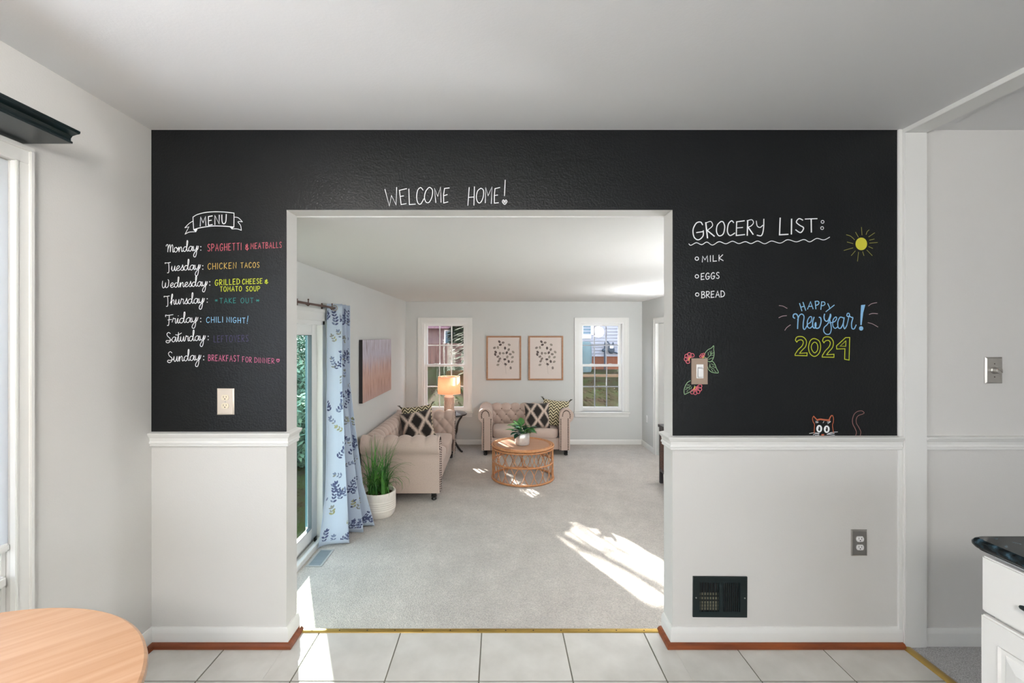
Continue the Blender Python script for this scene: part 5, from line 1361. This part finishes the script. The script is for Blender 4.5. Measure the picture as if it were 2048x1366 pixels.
# fence boards behind the left window
r = empty('wood_fence', (-1.9, 14.4, gz(-2, 14.4)-.02), label='brown board fence behind the left back window', cat='fence')
for k in range(20): MB().box(-1.0+k*.148, -1.0+k*.148+.14, 0, .02, 0, .75+random.uniform(-.01, .01)).build('board', 'fence', r)
MB().box(-1.0, 1.95, .02, .05, .15, .22).build('fence_rail', 'fence', r); MB().box(-1.0, 1.95, .02, .05, .55, .62).build('fence_rail', 'fence', r)
MB().box(-.62, -.52, -.06, .0, 0, 1.15).build('post', 'white_plastic', r)

def bare_tree(loc, h, tr, name, label, seed, spread=.55, levels=4, mt='bark', nb=4):
    r = empty(name, loc, 0, label, 'tree'); rd = random.Random(seed); b = MB()
    def grow(p, d, L_, rad, lev):
        pts = [p]; n = 5; q = p.copy(); dd = d.copy()
        for i in range(n):
            dd = (dd+Vector((rd.gauss(0, .09), rd.gauss(0, .09), rd.gauss(.02, .05)))).normalized(); q = q+dd*L_/n; pts.append(q.copy())
        b.tube(pts, lambda t: rad*(1-.45*t), 6 if lev > 1 else 4)
        if lev <= 0: return
        for k in range(nb):
            i = rd.randint(2, n); a = rd.uniform(0, 2*PI); nd = (dd+Vector((math.cos(a), math.sin(a), rd.uniform(0, .5)))*spread*rd.uniform(.8, 1.5)).normalized()
            grow(pts[i], nd, L_*rd.uniform(.5, .72), rad*.55, lev-1)
    grow(Vector((0, 0, 0)), Vector((0, 0, 1)), h*.45, tr, levels); b.build('trunk', mt, r, sm=60); return r
def leaf_cloud(r, n, cx, cz, rx, rz, m, seed, s0=.05, s1=.11, ry=None):
    rd = random.Random(seed); b = MB()
    for k in range(n):
        while True:
            u = Vector((rd.uniform(-1, 1), rd.uniform(-1, 1), rd.uniform(-1, 1)))
            if u.length < 1: break
        c_ = Vector((cx+u.x*rx, u.y*(ry or rx), cz+u.z*rz)); s_ = rd.uniform(s0, s1)
        a = Vector((rd.gauss(0, 1), rd.gauss(0, 1), rd.gauss(0, 1))).normalized(); e_ = a.cross(Vector((0, 0, 1))).normalized()
        b.poly([c_+a*s_, c_+e_*s_*.5, c_-a*s_, c_-e_*s_*.5])
    return b.build('foliage', m, r)
def conifer(loc, h, rad, label, seed, m='conifer', n=2600):
    r = empty('conifer_tree', loc, 0, label, 'tree'); rd = random.Random(seed); b = MB()
    MB().tube([(0, 0, 0), (0, 0, h*.96)], lambda t: .09*(1-.8*t), 8).build('trunk', 'bark', r, sm=60)
    for k in range(n):
        t = rd.random()**.8; z = .15+t*(h-.15); rr = rad*(1-t)*(.35+.65*rd.random()**.5)+.02; a = rd.uniform(0, 2*PI)
        c_ = Vector((rr*math.cos(a), rr*math.sin(a), z)); o_ = Vector((math.cos(a), math.sin(a), -.35)).normalized(); e_ = o_.cross(Vector((0, 0, 1))).normalized(); s_ = .16
        b.poly([c_+o_*s_, c_+e_*s_*.35, c_-o_*s_*.6, c_-e_*s_*.35])
    b.build('foliage', m, r); return r
bare_tree((-3.55, 13.2, gz(-3.5, 13.2)), 6.0, .13, 'bare_tree', 'bare branching tree left of the back windows', 11, .5, 3, nb=3)
bare_tree((-2.55, 11.2, gz(-2.5, 11.2)), 3.4, .06, 'bare_tree', 'slender bare tree close behind the left back window', 23, .5, 3)
conifer((-.15, 12.4, gz(-.1, 12.4)-.05), 6.5, 1.25, 'unseen dense conifer added to block sun from the right back window', 4, n=5200)  # out of view, put in to keep sun off the right window
conifer((-1.35, 15.6, gz(-1.4, 15.6)), 3.2, .55, 'pale green conifer in front of the mauve gabled house', 8)
# hedge and shrubs seen through the sliding door
for k, (x, y, s_, lab) in enumerate(((-3.3, 7.2, .9, 'round pale green shrub nearest the sliding door'), (-4.3, 9.4, 1.2, 'broad green shrub second from the sliding door'), (-5.7, 12.4, 1.5, 'tall green shrub third from the sliding door'), (-7.2, 15.8, 1.6, 'farthest green shrub beyond the sliding door'))):
    r = empty('shrub', (x, y, gz(x, y)-.03), 0, lab, 'shrub', 'shrubs beyond the sliding door')
    b = MB(); b.tube([(0, 0, 0), (.02, 0, .4*s_)], .03, 6); b.build('stem', 'bark', r)
    leaf_cloud(r, 3000, 0, .62*s_*.95, .80*s_, .66*s_, 'shrub', 30+k, .04, .09)
bare_tree((-5.0, 8.3, gz(-5, 8.3)), 2.6, .035, 'bare_tree', 'thin bare sapling beyond the sliding door', 40, .5, 3)
